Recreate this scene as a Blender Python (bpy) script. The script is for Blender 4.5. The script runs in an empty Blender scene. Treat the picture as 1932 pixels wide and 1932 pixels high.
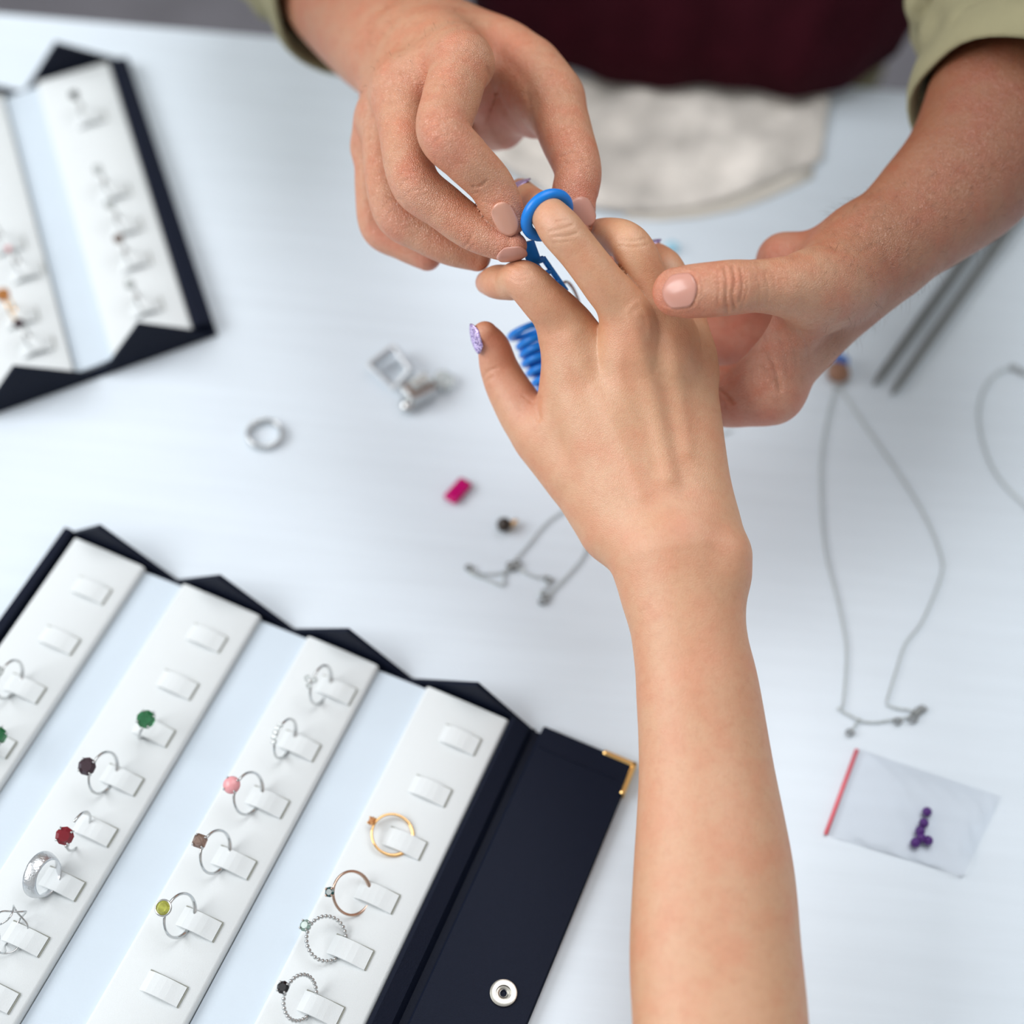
import bpy, bmesh, math, random, os
import numpy as np
from mathutils import Vector, Matrix
from mathutils.bvhtree import BVHTree
random.seed(4); RNG = np.random.default_rng(4)
SC = bpy.context.scene; COL = SC.collection
# ---------------------------------------------------------------- camera
ZT = 0.75                       # table top above the floor
HC = 0.70                       # lens above the table top
FPX, PITCH, ROLL = 3000.0, math.radians(56), math.radians(6)
FW = np.array([0, math.cos(PITCH), -math.sin(PITCH)])
R0 = np.array([1.0, 0, 0]); U0 = np.array([0, math.sin(PITCH), math.cos(PITCH)])
RT = math.cos(ROLL)*R0 + math.sin(ROLL)*U0
UP = -math.sin(ROLL)*R0 + math.cos(ROLL)*U0
CAM = np.array([0, 0, ZT+HC])
cd = bpy.data.cameras.new('camera'); co = bpy.data.objects.new('camera', cd); COL.objects.link(co)
co.matrix_world = Matrix(((RT[0],UP[0],-FW[0],CAM[0]),(RT[1],UP[1],-FW[1],CAM[1]),(RT[2],UP[2],-FW[2],CAM[2]),(0,0,0,1)))
cd.sensor_width = 36; cd.lens = 36*FPX/1932; cd.clip_start = .01
cd.dof.use_dof = True; cd.dof.focus_distance = .688; cd.dof.aperture_fstop = 2.9
SC.camera = co
# ---------------------------------------------------------------- light
SC.view_settings.view_transform = 'Standard'; SC.view_settings.look = 'None'
SC.view_settings.exposure = 0.0; SC.view_settings.gamma = 1.0; SC.view_settings.use_curve_mapping = False
SC.cycles.use_denoising = True
wd = bpy.data.worlds.new('room_light'); SC.world = wd; wd.use_nodes = True
bg = wd.node_tree.nodes['Background']; bg.inputs[0].default_value = (.80,.90,1.0,1); bg.inputs[1].default_value = 1.0
def area(name, loc, target, sx, sy, energy, col):
    l = bpy.data.lights.new(name, 'AREA'); l.shape = 'RECTANGLE'; l.size = sx; l.size_y = sy; l.energy = energy; l.color = col
    o = bpy.data.objects.new(name, l); COL.objects.link(o); o.location = loc
    o.rotation_euler = (Vector(target)-Vector(loc)).to_track_quat('-Z','Y').to_euler(); return o
area('window_daylight', (-2.23,.08,2.35), (.4,.35,.8), 2.1, 1.4, 59, (1,.99,.985))
area('overhead_fill', (.35,1.15,2.7), (.3,.9,0), 1.5, 1.5, 23.5, (.97,.985,1))  # unseen soft fill, added overhead to lift the right and far side
# ---------------------------------------------------------------- helpers
def T(px, py, z=0.0):
    v = FW + RT*(px-966)/FPX - UP*(py-966)/FPX
    d = (ZT+z-CAM[2])/v[2]
    return CAM + v*d
def nrm(v): v = np.asarray(v, float); return v/np.linalg.norm(v)
def tag(o, label=None, cat=None, group=None, kind=None):
    for k, v in (('label',label),('category',cat),('group',group),('kind',kind)):
        if v: o[k] = v
    return o
def empty(name, loc, label, cat, group=None):
    o = bpy.data.objects.new(name, None); COL.objects.link(o); o.location = loc; o.empty_display_size = .01
    return tag(o, label, cat, group)
class MB:
    def __init__(s): s.v = []; s.f = []
    def add(s, V, F):
        n = len(s.v); s.v += [tuple(map(float, p)) for p in V]; s.f += [tuple(i+n for i in f) for f in F]; return s
    def prism(s, prof, A, B):
        """closed outline prof: list of 3-vectors offsets, swept from A to B"""
        n = len(prof); A = np.asarray(A); B = np.asarray(B)
        V = [A+p for p in prof]+[B+p for p in prof]
        F = [(i,(i+1)%n,n+(i+1)%n,n+i) for i in range(n)]+[tuple(range(n))[::-1], tuple(range(n,2*n))]
        return s.add(V, F)
    def box(s, c, ax, ay, az, bev=0.0):
        c, ax, ay, az = map(np.asarray, (c,ax,ay,az))
        if bev <= 0:
            V = [c+i*ax+j*ay+k*az for k in (-1,1) for j in (-1,1) for i in (-1,1)]
            return s.add(V, [(0,2,3,1),(4,5,7,6),(0,1,5,4),(2,6,7,3),(0,4,6,2),(1,3,7,5)])
        lx, ly, lz = (np.linalg.norm(a) for a in (ax,ay,az)); b = min(bev, .49*min(lx,ly,lz)*2)
        V, ring = [], []
        for z, ins in ((-lz,b),(-lz+b,0),(lz-b,0),(lz,b)):
            x, y = lx-ins, ly-ins
            for sx, sy, ox, oy in ((-1,-1,b,0),(1,-1,-b,0),(1,-1,0,b),(1,1,0,-b),(1,1,-b,0),(-1,1,b,0),(-1,1,0,-b),(-1,-1,0,b)):
                V.append(c+ax/lx*(sx*x+ox)+ay/ly*(sy*y+oy)+az/lz*z)
        F = [tuple(range(8))[::-1], tuple(range(24,32))]
        for k in range(3):
            for i in range(8): F.append((k*8+i,k*8+(i+1)%8,k*8+8+(i+1)%8,k*8+8+i))
        return s.add(V, F)
    def tube(s, pts, r, n=8, closed=False, flat=None):
        P = [np.asarray(p, float) for p in pts]; m = len(P)
        R = r if hasattr(r,'__len__') else [r]*m
        t0 = nrm(P[1]-P[0]); ref = np.array([0,0,1.0]) if flat is None else np.asarray(flat, float)
        if abs(t0@ref) > .95: ref = np.array([1.0,0,0])
        V, F, b = [], [], None
        for i in range(m):
            t = (P[(i+1)%m]-P[i-1]) if closed else (P[min(i+1,m-1)]-P[max(i-1,0)])
            t = nrm(t); q = ref if (b is None or flat is not None) else b
            b = nrm(q-t*(q@t)); c = np.cross(t, b)
            ra, rb = R[i] if hasattr(R[i],'__len__') else (R[i],R[i])
            V += [P[i]+b*ra*math.cos(2*math.pi*k/n)+c*rb*math.sin(2*math.pi*k/n) for k in range(n)]
        for i in range(m if closed else m-1):
            j = (i+1)%m
            F += [(i*n+k,i*n+(k+1)%n,j*n+(k+1)%n,j*n+k) for k in range(n)]
        if not closed: F += [tuple(range(n))[::-1], tuple((m-1)*n+k for k in range(n))]
        return s.add(V, F)
    def lathe(s, c, axis, prof, n=24):
        """prof: (radius, height) along axis"""
        a = nrm(axis); x = nrm(np.cross(a,[.3,.9,.2])); y = np.cross(a,x); V, F = [], []
        for r, h in prof: V += [np.asarray(c)+a*h+(x*math.cos(2*math.pi*k/n)+y*math.sin(2*math.pi*k/n))*r for k in range(n)]
        for i in range(len(prof)-1): F += [(i*n+k,i*n+(k+1)%n,i*n+n+(k+1)%n,i*n+n+k) for k in range(n)]
        F += [tuple(range(n))[::-1], tuple((len(prof)-1)*n+k for k in range(n))]
        return s.add(V, F)
    def ball(s, c, r, n=10):
        return s.lathe(c, (0,0,1), [(max(1e-5,r*math.sin(math.pi*k/n)), -r*math.cos(math.pi*k/n)) for k in range(n+1)], n*2)
    def build(s, name, mat, parent=None, origin=None, smooth=False, angle=None):
        V = np.array(s.v)
        if parent is not None: org = np.array(parent_world(parent))
        else: org = np.array(origin) if origin is not None else np.array([V[:,0].mean(),V[:,1].mean(),V[:,2].min()])
        me = bpy.data.meshes.new(name); me.from_pydata([tuple(p) for p in V-org], [], s.f); me.materials.append(mat)
        bm = bmesh.new(); bm.from_mesh(me); bmesh.ops.recalc_face_normals(bm, faces=bm.faces); bm.to_mesh(me); bm.free()
        if smooth or angle:
            me.polygons.foreach_set('use_smooth', [True]*len(me.polygons))
            if angle: me.set_sharp_from_angle(angle=math.radians(angle))
        o = bpy.data.objects.new(name, me); COL.objects.link(o)
        if parent is not None: o.parent = parent
        else: o.location = org
        return o
def parent_world(o):
    l = Vector(o.location)
    while o.parent: o = o.parent; l += Vector(o.location)
    return l
def spline(P, n=8, closed=False):
    P = np.asarray(P, float); m = len(P); out = []
    for i in range(m if closed else m-1):
        g = (lambda k: P[k%m]) if closed else (lambda k: P[min(max(k,0),m-1)])
        a, b, c, d = g(i-1), g(i), g(i+1), g(i+2)
        for k in range(n):
            t = k/n; out.append(.5*((2*b)+(c-a)*t+(2*a-5*b+4*c-d)*t*t+(3*b-a-3*c+d)*t**3))
    if not closed: out.append(P[-1])
    return np.array(out)
# ---------------------------------------------------------------- materials
def mat(name, col, rough=.5, metal=0, **kw):
    m = bpy.data.materials.new(name); m.use_nodes = True; nt = m.node_tree; p = nt.nodes['Principled BSDF']
    p.inputs['Base Color'].default_value = (*col,1); p.inputs['Roughness'].default_value = rough; p.inputs['Metallic'].default_value = metal
    for k, v in kw.items():
        if k in ('bump','bscale','mott','mscale','stretch'): continue
        p.inputs[k.replace('_',' ')].default_value = v
    L = nt.links; tc = nt.nodes.new('ShaderNodeTexCoord'); src = tc.outputs['Object']
    if kw.get('stretch'):
        mp = nt.nodes.new('ShaderNodeMapping'); mp.inputs['Scale'].default_value = kw['stretch']; L.new(src, mp.inputs[0]); src = mp.outputs[0]
    if kw.get('mott'):
        n = nt.nodes.new('ShaderNodeTexNoise'); n.inputs['Scale'].default_value = kw.get('mscale',20); n.inputs['Detail'].default_value = 5; L.new(src, n.inputs[0])
        r = nt.nodes.new('ShaderNodeMapRange'); r.inputs[1].default_value = .3; r.inputs[2].default_value = .7; r.inputs[3].default_value = 1-kw['mott']; r.inputs[4].default_value = 1+kw['mott']*.4
        L.new(n.outputs[0], r.inputs[0]); x = nt.nodes.new('ShaderNodeMix'); x.data_type = 'RGBA'; x.blend_type = 'MULTIPLY'; x.inputs[0].default_value = 1
        x.inputs[6].default_value = (*col,1); L.new(r.outputs[0], x.inputs[7]); L.new(x.outputs[2], p.inputs['Base Color'])
    if kw.get('bump'):
        n = nt.nodes.new('ShaderNodeTexNoise'); n.inputs['Scale'].default_value = kw.get('bscale',300); n.inputs['Detail'].default_value = 3; L.new(src, n.inputs[0])
        b = nt.nodes.new('ShaderNodeBump'); b.inputs['Strength'].default_value = kw['bump']; b.inputs['Distance'].default_value = .0006
        L.new(n.outputs[0], b.inputs['Height']); L.new(b.outputs[0], p.inputs['Normal'])
    return m
def skin(name, rough=.46, bump=.22, mottle=.7):
    m = bpy.data.materials.new(name); m.use_nodes = True; nt = m.node_tree; L = nt.links; p = nt.nodes['Principled BSDF']
    at = nt.nodes.new('ShaderNodeAttribute'); at.attribute_name = 'tone'
    tc = nt.nodes.new('ShaderNodeTexCoord')
    def noise(sc, det):
        n = nt.nodes.new('ShaderNodeTexNoise'); n.inputs['Scale'].default_value = sc; n.inputs['Detail'].default_value = det; L.new(tc.outputs['Object'], n.inputs[0]); return n
    def mul(a, col, fac):
        x = nt.nodes.new('ShaderNodeMix'); x.data_type = 'RGBA'; x.blend_type = 'MULTIPLY'; L.new(fac, x.inputs[0]); L.new(a, x.inputs[6]); x.inputs[7].default_value = (*col,1); return x.outputs[2]
    def rng(s, a, b, c, d):
        r = nt.nodes.new('ShaderNodeMapRange'); r.inputs[1].default_value = a; r.inputs[2].default_value = b; r.inputs[3].default_value = c; r.inputs[4].default_value = d; L.new(s, r.inputs[0]); return r.outputs[0]
    c = mul(at.outputs['Color'], (1,.76,.70), rng(noise(75,4).outputs[0],.40,.68,0,mottle))
    c = mul(c, (.88,.80,.74), rng(noise(260,3).outputs[0],.48,.72,0,mottle*.7))
    c = mul(c, (.93,.84,.80), rng(noise(900,2).outputs[0],.5,.75,0,.5))
    L.new(c, p.inputs['Base Color'])
    p.inputs['Roughness'].default_value = rough; p.inputs['Specular IOR Level'].default_value = 1.0
    p.inputs['Subsurface Weight'].default_value = .22; p.inputs['Subsurface Radius'].default_value = (1,.32,.16); p.inputs['Subsurface Scale'].default_value = .0035
    v = nt.nodes.new('ShaderNodeTexVoronoi'); v.feature = 'DISTANCE_TO_EDGE'; v.inputs['Scale'].default_value = 1100; L.new(tc.outputs['Object'], v.inputs[0])
    a = nt.nodes.new('ShaderNodeMath'); a.operation = 'ADD'; L.new(rng(v.outputs['Distance'],0,.25,0,.6), a.inputs[0]); L.new(noise(520,6).outputs[0], a.inputs[1])
    b = nt.nodes.new('ShaderNodeBump'); b.inputs['Strength'].default_value = bump; b.inputs['Distance'].default_value = .0004; L.new(a.outputs[0], b.inputs['Height']); L.new(b.outputs[0], p.inputs['Normal'])
    return m
M = dict(
 table=mat('white_lacquer', (.745,.83,.91), .38, mott=.03, mscale=9, bump=.05, bscale=60, stretch=(1,14,1)),
 floor=mat('grey_floor', (.16,.155,.175), .7, mott=.15, mscale=14),
 black=mat('navy_leatherette', (.005,.008,.020), .5, bump=.35, bscale=1400, Specular_IOR_Level=.12),
 white=mat('white_leatherette', (.60,.69,.775), .5, bump=.12, bscale=900),
 foam=mat('white_flock_foam', (.72,.76,.775), .9, bump=.2, bscale=2200),
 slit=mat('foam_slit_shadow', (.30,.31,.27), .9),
 brass=mat('brass', (.80,.52,.20), .3, 1), steel=mat('nickel_snap', (.62,.60,.54), .28, 1),
 silver=mat('polished_silver', (.62,.63,.63), .12, 1), gold=mat('rose_gold', (.90,.56,.25), .16, 1), bronze=mat('two_tone_band', (.62,.45,.36), .2, 1),
 dsilver=mat('brushed_silver', (.70,.72,.74), .32, 1, bump=.5, bscale=900), chain=mat('oxidised_chain', (.66,.70,.69), .35, 1),
 rod=mat('grey_steel_rod', (.30,.31,.31), .42, 1), blue=mat('blue_plastic', (.002,.215,.74), .35, Subsurface_Weight=.05),
 blueh=mat('blue_plastic_brightened', (.01,.30,.95), .35, Transmission_Weight=.25),  # lighter copy of the gauge blue, offsets the shade on the finger gauge's handle
 shirt=mat('olive_cotton', (.255,.235,.135), .9, mott=.18, mscale=25, bump=.4, bscale=1500),
 apron=mat('maroon_apron', (.042,.0045,.010), .9, Specular_IOR_Level=.1, mott=.2, mscale=30, bump=.3, bscale=1200),
 wall=mat('pale_wall_paint', (.70,.70,.69), .8), hair=mat('brown_hair', (.06,.03,.018), .5),
 strap=mat('black_webbing', (.012,.012,.012), .8),
 blouse=mat('white_blouse_cotton', (.78,.78,.77), .9, bump=.3, bscale=1200),
 cloth=mat('beige_linen', (.86,.81,.75), .95, mott=.38, mscale=30, bump=.5, bscale=1000),
 hem=mat('cream_hem', (.72,.68,.61), .95, bump=.4, bscale=1000),
 nail=mat('natural_nail', (.60,.30,.235), .22, Subsurface_Weight=.15, Subsurface_Radius=(1,.4,.3), Subsurface_Scale=.001),
 nailp=mat('pale_nail', (.70,.37,.27), .2, Subsurface_Weight=.15, Subsurface_Radius=(1,.4,.3), Subsurface_Scale=.001),
 tip=mat('nail_edge', (.82,.70,.62), .3),
 pinkzip=mat('pink_zip', (.80,.16,.20), .45), bead=mat('purple_bead', (.095,.022,.21), .3), brownb=mat('smoky_bead', (.030,.020,.014), .15),
 denim=mat('blue_stone', (.03,.16,.55), .2), rust=mat('brown_stone', (.30,.15,.09), .35),
)
def gem(name, col, rough=.05, trans=.6):
    return mat(name, col, rough, 0, Transmission_Weight=trans, IOR=1.7)
G = dict(green=gem('green_stone', (.05,.30,.12)), smoke=gem('dark_plum_stone', (.045,.018,.03),.05,.2), garnet=gem('garnet_stone', (.30,.010,.025),.05,.35), clear=gem('clear_stone', (.9,.95,.95)),
 pink=mat('pink_opal', (.80,.36,.38), .25), brown=gem('smoky_quartz', (.34,.22,.17)), lime=gem('lime_stone', (.62,.64,.10)), black=gem('black_stone', (.006,.006,.008),.03,0), teal=gem('dark_teal_stone', (.01,.07,.07),.04,.2),
 magenta=mat('magenta_stone', (.60,.0,.17), .12, Transmission_Weight=.15), mint=gem('mint_stone',(.45,.62,.55)), orange=gem('orange_stone',(.75,.33,.08)))
glit = bpy.data.materials.new('lilac_glitter_polish'); glit.use_nodes = True
_n = glit.node_tree; _p = _n.nodes['Principled BSDF']; _v = _n.nodes.new('ShaderNodeTexVoronoi'); _v.inputs['Scale'].default_value = 2600
_r = _n.nodes.new('ShaderNodeValToRGB'); _r.color_ramp.interpolation = 'CONSTANT'; e = _r.color_ramp.elements; e[0].color = (.62,.50,.80,1); e[1].position = .45; e[1].color = (.12,.08,.22,1)
for p_, c_ in ((.62,(.75,.66,.88,1)),(.8,(.35,.24,.55,1))): q = e.new(p_); q.color = c_
_tc = _n.nodes.new('ShaderNodeTexCoord'); _n.links.new(_tc.outputs['Object'], _v.inputs[0])
_s = _n.nodes.new('ShaderNodeSeparateColor'); _n.links.new(_v.outputs['Color'], _s.inputs[0]); _n.links.new(_s.outputs[0], _r.inputs[0]); _n.links.new(_r.outputs[0], _p.inputs['Base Color']); _p.inputs['Roughness'].default_value = .25; _p.inputs['Metallic'].default_value = .4
film = bpy.data.materials.new('clear_film'); film.use_nodes = True; _n = film.node_tree; _o = _n.nodes['Material Output']
_t = _n.nodes.new('ShaderNodeBsdfTransparent'); _t.inputs[0].default_value = (.975,.975,.98,1); _g = _n.nodes.new('ShaderNodeBsdfGlossy'); _g.inputs[1].default_value = .12
_f = _n.nodes.new('ShaderNodeLayerWeight'); _f.inputs[0].default_value = .08; _x = _n.nodes.new('ShaderNodeMixShader'); _n.links.new(_f.outputs[0], _x.inputs[0]); _n.links.new(_t.outputs[0], _x.inputs[1]); _n.links.new(_g.outputs[0], _x.inputs[2]); _n.links.new(_x.outputs[0], _o.inputs[0])
M['film'] = film; M['glit'] = glit
# ---------------------------------------------------------------- setting and table
fl = MB().box((0,.475,-.01), (2.3,0,0), (0,2.4,0), (0,0,.01)).build('floor', M['floor']); tag(fl, kind='structure')
XL, XR, YN, YF, HR = -2.3, 2.3, -1.75, 2.7, 3.15; WY0, WY1, WZ0, WZ1 = -1.05, 1.2, 1.6, 3.1
def slab(name, x0, x1, y0, y1, z0, z1, m, parent=None):
    o = MB().box(((x0+x1)/2,(y0+y1)/2,(z0+z1)/2), ((x1-x0)/2,0,0), (0,(y1-y0)/2,0), (0,0,(z1-z0)/2)).build(name, m, parent); return o if parent else tag(o, kind='structure')
slab('wall_far', XL, XR, YF, YF+.1, 0, HR, M['wall']); slab('wall_near', XL, XR, YN-.1, YN, 0, HR, M['wall']); slab('wall_right', XR, XR+.1, YN, YF, 0, HR, M['wall'])
slab('ceiling', XL, XR, YN, YF, HR, HR+.1, M['wall'])
wl = MB()
for y0, y1, z0, z1 in ((YN,WY0,0,HR),(WY1,YF,0,HR),(WY0,WY1,0,WZ0),(WY0,WY1,WZ1,HR)): wl.box((XL-.05,(y0+y1)/2,(z0+z1)/2), (.05,0,0), (0,(y1-y0)/2,0), (0,0,(z1-z0)/2))
tag(wl.build('wall_left', M['wall']), kind='structure')
wf = MB()
for y0, y1, z0, z1 in ((WY0,WY0+.05,WZ0,WZ1),(WY1-.05,WY1,WZ0,WZ1),((WY0+WY1)/2-.025,(WY0+WY1)/2+.025,WZ0,WZ1),(WY0,WY1,WZ0,WZ0+.05),(WY0,WY1,WZ1-.05,WZ1)): wf.box((XL-.05,(y0+y1)/2,(z0+z1)/2), (.025,0,0), (0,(y1-y0)/2,0), (0,0,(z1-z0)/2))
tag(wf.build('window_1', M['white']), kind='structure')
e0, e1 = T(0,20), T(1755,171); eu = nrm(e1-e0); ev = np.array([eu[1],-eu[0],0])     # ev: from the far edge toward the viewer
mid = (e0+e1)/2
tb = empty('work_table', (*(mid+ev*.55)[:2],0), 'white painted work table that the jewellery lies on', 'table')
MB().box(mid+ev*.60-np.array([0,0,.018]), eu*1.0, ev*.60, (0,0,.018), .003).build('tabletop', M['table'], tb)
for su in (-1,1):
    for sv in (-1,1):
        MB().box(np.array([*(mid+ev*.60+eu*su*.92+ev*sv*.53)[:2],(ZT-.036)/2]), eu*.03, ev*.03, (0,0,(ZT-.036)/2), .003).build('leg', M['table'], tb)
# ---------------------------------------------------------------- ring cases
Z = np.array([0,0,1.0])
class Frame:
    def __init__(s, O, u, v): s.O = np.array(O); s.u = np.array(u); s.v = np.array(v)
    def __call__(s, x, y, z): return s.O+s.u*x+s.v*y+Z*z
    def inv(s, p):
        d = np.asarray(p)-s.O; A = np.array([[s.u[0],s.v[0]],[s.u[1],s.v[1]]]); return np.linalg.solve(A, d[:2])
ZB, ZP = .0045, .0085            # white panel height, foam pad height
def pad_profile(F, x0, x1, z0, z1, b=.0018):
    pts = [(x0,z0),(x0,z1-b),(x0+b*.3,z1-b*.3),(x0+b,z1),((x0+x1)/2,z1+.0004),(x1-b,z1),(x1-b*.3,z1-b*.3),(x1,z1-b),(x1,z0)]
    return [F.u*x+Z*z for x, z in pts]
def make_case(name, label, F, L, pads, xl, xr, capN, capF, capw, hcap):
    """pads: list of (x0,x1) foam strips; xl..xr the backing's width; capN / capF: cap bases (x0, apex, x1) at near and far end"""
    root = empty(name, tuple(F((xl+xr)/2, L/2, 0)), label, 'jewellery case', 'folding ring cases')
    MB().prism([F.u*x+Z*z for x, z in ((xl,0.0003),(xl,.0022),(xr,.0022),(xr,0.0003))], F(0,-.004,0), F(0,L+.004,0)).build('backing_board', M['black'], root)
    edges = sorted(pads); out = []
    MB().prism([F.u*x+Z*z for x, z in ((xl,.002),(xl,.0095),(xl+.0045,.0095),(xl+.0055,.002))], F(0,-.003,0), F(0,L+.003,0)).build('side_wall', M['black'], root)
    for i, (x0, x1) in enumerate(edges):
        out.append(MB().prism(pad_profile(F,x0,x1,.002,ZP), F(0,0,0), F(0,L,0)).build('foam_pad', M['foam'], root, smooth=True, angle=50))
        if i+1 < len(edges):
            n0 = edges[i+1][0]
            MB().prism([F.u*x+Z*z for x, z in ((x1+.0006,.002),(x1+.0006,ZB),(n0,ZB+.0012),(n0,.002))], F(0,.0005,0), F(0,L-.0005,0)).build('plain_panel', M['white'], root)
    for y, caps in ((-.0035,capF),(L+.0035,capN)):
        for x0, xa, x1 in caps:
            t = .0012
            MB().prism([F.v*(-t)+F.u*0, F.v*t], F(x0,y,0), F(x0,y,0)) if 0 else None
            V = [F(x0,y-t,.0005),F(xa,y-t,hcap),F(x1,y-t,.0005),F(x0,y+t,.0005),F(xa,y+t,hcap),F(x1,y+t,.0005)]
            MB().add(V, [(0,1,2),(5,4,3),(0,3,4,1),(1,4,5,2),(2,5,3,0)]).build('end_flap', M['black'], root)
    return root, out
def pad_point(px, py, z=ZP): return T(px, py, z)
def tab(F, pad, px, py, ln=.0185, wd=.0092, lift=.004):
    """a foam tongue cut out of the pad, free at its right end and lying a little proud; (px,py) its middle"""
    c = pad_point(px, py); x, y = F.inv(c); y0, y1 = y-wd/2, y+wd/2; x0, x1 = x-ln/2, x+ln/2
    t, n = MB(), 6
    V, Fc = [], []
    for i in range(n+1):
        a = i/n; xx = x0+(x1-x0)*a; zt = ZP+.0006+lift*math.sin(math.pi*min(1,a*1.05))**.7*(.75) if 0 < a < 1 else ZP+(.0003 if a == 0 else .0010)
        for yy in (y0,y1):
            V += [F(xx,yy,zt), F(xx,yy,zt-.0011)]
    for i in range(n):
        a = i*4; b = a+4
        Fc += [(a,a+2,b+2,b),(a+1,b+1,b+3,a+3),(a,b,b+1,a+1),(a+2,a+3,b+3,b+2)]
    Fc += [(0,1,3,2),(n*4,n*4+2,n*4+3,n*4+1)]
    t.add(V, Fc).build('ring_tab', M['foam'], pad)
    s = MB()
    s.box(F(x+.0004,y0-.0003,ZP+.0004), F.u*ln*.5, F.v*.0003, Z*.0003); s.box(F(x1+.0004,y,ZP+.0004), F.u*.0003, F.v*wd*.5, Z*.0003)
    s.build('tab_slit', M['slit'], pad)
    return c
# case in the lower left
A1, B1, C1 = T(140,1015,.008), T(960,1360,.008), T(690,1932,.008)
u1 = nrm((B1-A1)*[1,1,0]); v1 = nrm((C1-B1)*[1,1,0])
F1 = Frame(np.array([*A1[:2],ZT]), u1, v1)
xs = [F1.inv(T(*p,.008))[0] for p in ((140,1015),(270,1075),(345,1100),(490,1165),(580,1200),(715,1255),(805,1295),(960,1360))]
LC = .235
pads1 = [(xs[0],xs[1]),(xs[2],xs[3]),(xs[4],xs[5]),(xs[6],xs[7])]
cf = [(q[0],q[1]+.005,q[2]) for q in (tuple(F1.inv(T(*p))[0] for p in tr) for tr in (((128,1006),(192,1025),(338,1090)),((338,1090),(412,1118),(556,1186)),((556,1186),(648,1216),(780,1278)),((780,1278),(887,1312),(1005,1372))))]
case1, padsA = make_case('ring_display_case', 'open black ring case with white foam strips, its flap with brass corner by the forearm', F1, LC, pads1, xs[0]-.007, xs[7]+.013, cf, cf, .004, .0245)
xw = xs[7]
MB().prism([F1.u*x+Z*z for x, z in ((xw+.0005,.002),(xw+.0005,.0092),(xw+.0025,.0095),(xw+.010,.0065),(xw+.0125,.002))], F1(0,-.002,0), F1(0,LC,0)).build('side_wall', M['black'], case1)
fa, fb = F1.inv(T(1024,1374,.004))[0], F1.inv(T(1198,1442,.004))[0]; yf = F1.inv(T(1198,1442,.004))[1]
flap = MB().box(F1((fa+fb)/2,(yf+LC)/2,.0028), F1.u*(fb-fa)/2, F1.v*(LC-yf)/2, Z*.0022, .0008).build('cover_flap', M['black'], case1)
MB().box(F1((fa+fb)/2-.002,yf+.0115,.0051), F1.u*((fb-fa)/2-.004), F1.v*.0004, Z*.0003).build('hem_seam', M['black'], flap)
MB().box(F1((xw+.0125+fa)/2,LC/2-.0015,.0014), F1.u*((fa-xw-.0125)/2+.002), F1.v*(LC/2+.0015), Z*.0010).build('hinge_strip', M['black'], case1)
bc = MB(); bc.box(F1(fb-.0075,yf+.0008,.003), F1.u*.0085, F1.v*.0012, Z*.0028, .0005); bc.box(F1(fb-.0002,yf+.0085,.003), F1.u*.0012, F1.v*.009, Z*.0028, .0005)
tag(bc.build('corner_guard', M['brass'], flap), 'brass corner guard')
sx, sy = F1.inv(T(950,1873,.006))
sn = MB().lathe(F1(sx,sy,.0048), Z, [(.0060,0),(.0062,.0006),(.0060,.0012),(.0048,.0016),(.0034,.0014),(.0031,.0006),(.0018,.0004),(.0017,.0003)], 28).build('snap_button', M['steel'], flap, smooth=True, angle=40)
MB().lathe(F1(sx,sy,.0052), Z, [(.0016,0),(.0015,.0006),(.0011,.0006),(.001,.0001)], 16).build('snap_socket', M['black'], sn)
TABS = [[(170,1115),(110,1209),(45,1300),(-12,1402)], [(388,1205),(333,1293),(288,1381),(228,1472),(178,1567),(116,1668),(47,1772),(-10,1878)],
        [(632,1303),(563,1408),(503,1514),(440,1628),(375,1744),(308,1866)], [(866,1397),(810,1493),(762,1592),(710,1692),(660,1797),(604,1904)]]
TC = [[tab(F1, padsA[k], *q, lift=.0024) for q in row] for k, row in enumerate(TABS)]
# case in the upper left
E2, G2, H2 = T(410,630,.001), T(245,123,.001), T(0,775,.001)
v2 = nrm((E2-G2)*[1,1,0]); u2 = nrm((E2-H2)*[1,1,0]); L2 = np.linalg.norm(E2-G2)
F2 = Frame(np.array([*G2[:2],ZT]), u2, v2)
pr = F2.inv(T(364,621,.008)); P2 = abs(F2.inv(T(190,711,.001))[0])
x1 = pr[0]; pads2 = [(x1-.047-P2*k, x1-P2*k) for k in range(3)]
caps2 = [(-P2*(k+1), -P2*(k+1)+P2*.38, -P2*k) for k in range(3)]
case2, padsB = make_case('ring_display_case.001', 'black ring case with white strips at the far left corner of the table', F2, L2-.004, pads2, -P2*3-.004, 0, caps2, caps2, .004, .031)
MB().prism([F2.u*x+Z*z for x, z in ((x1+.0005,.002),(x1+.0005,.0085),(x1+.003,.0095),(-.001,.008),(0,.002))], F2(0,0,0), F2(0,L2-.004,0)).build('side_wall', M['black'], case2)
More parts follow.
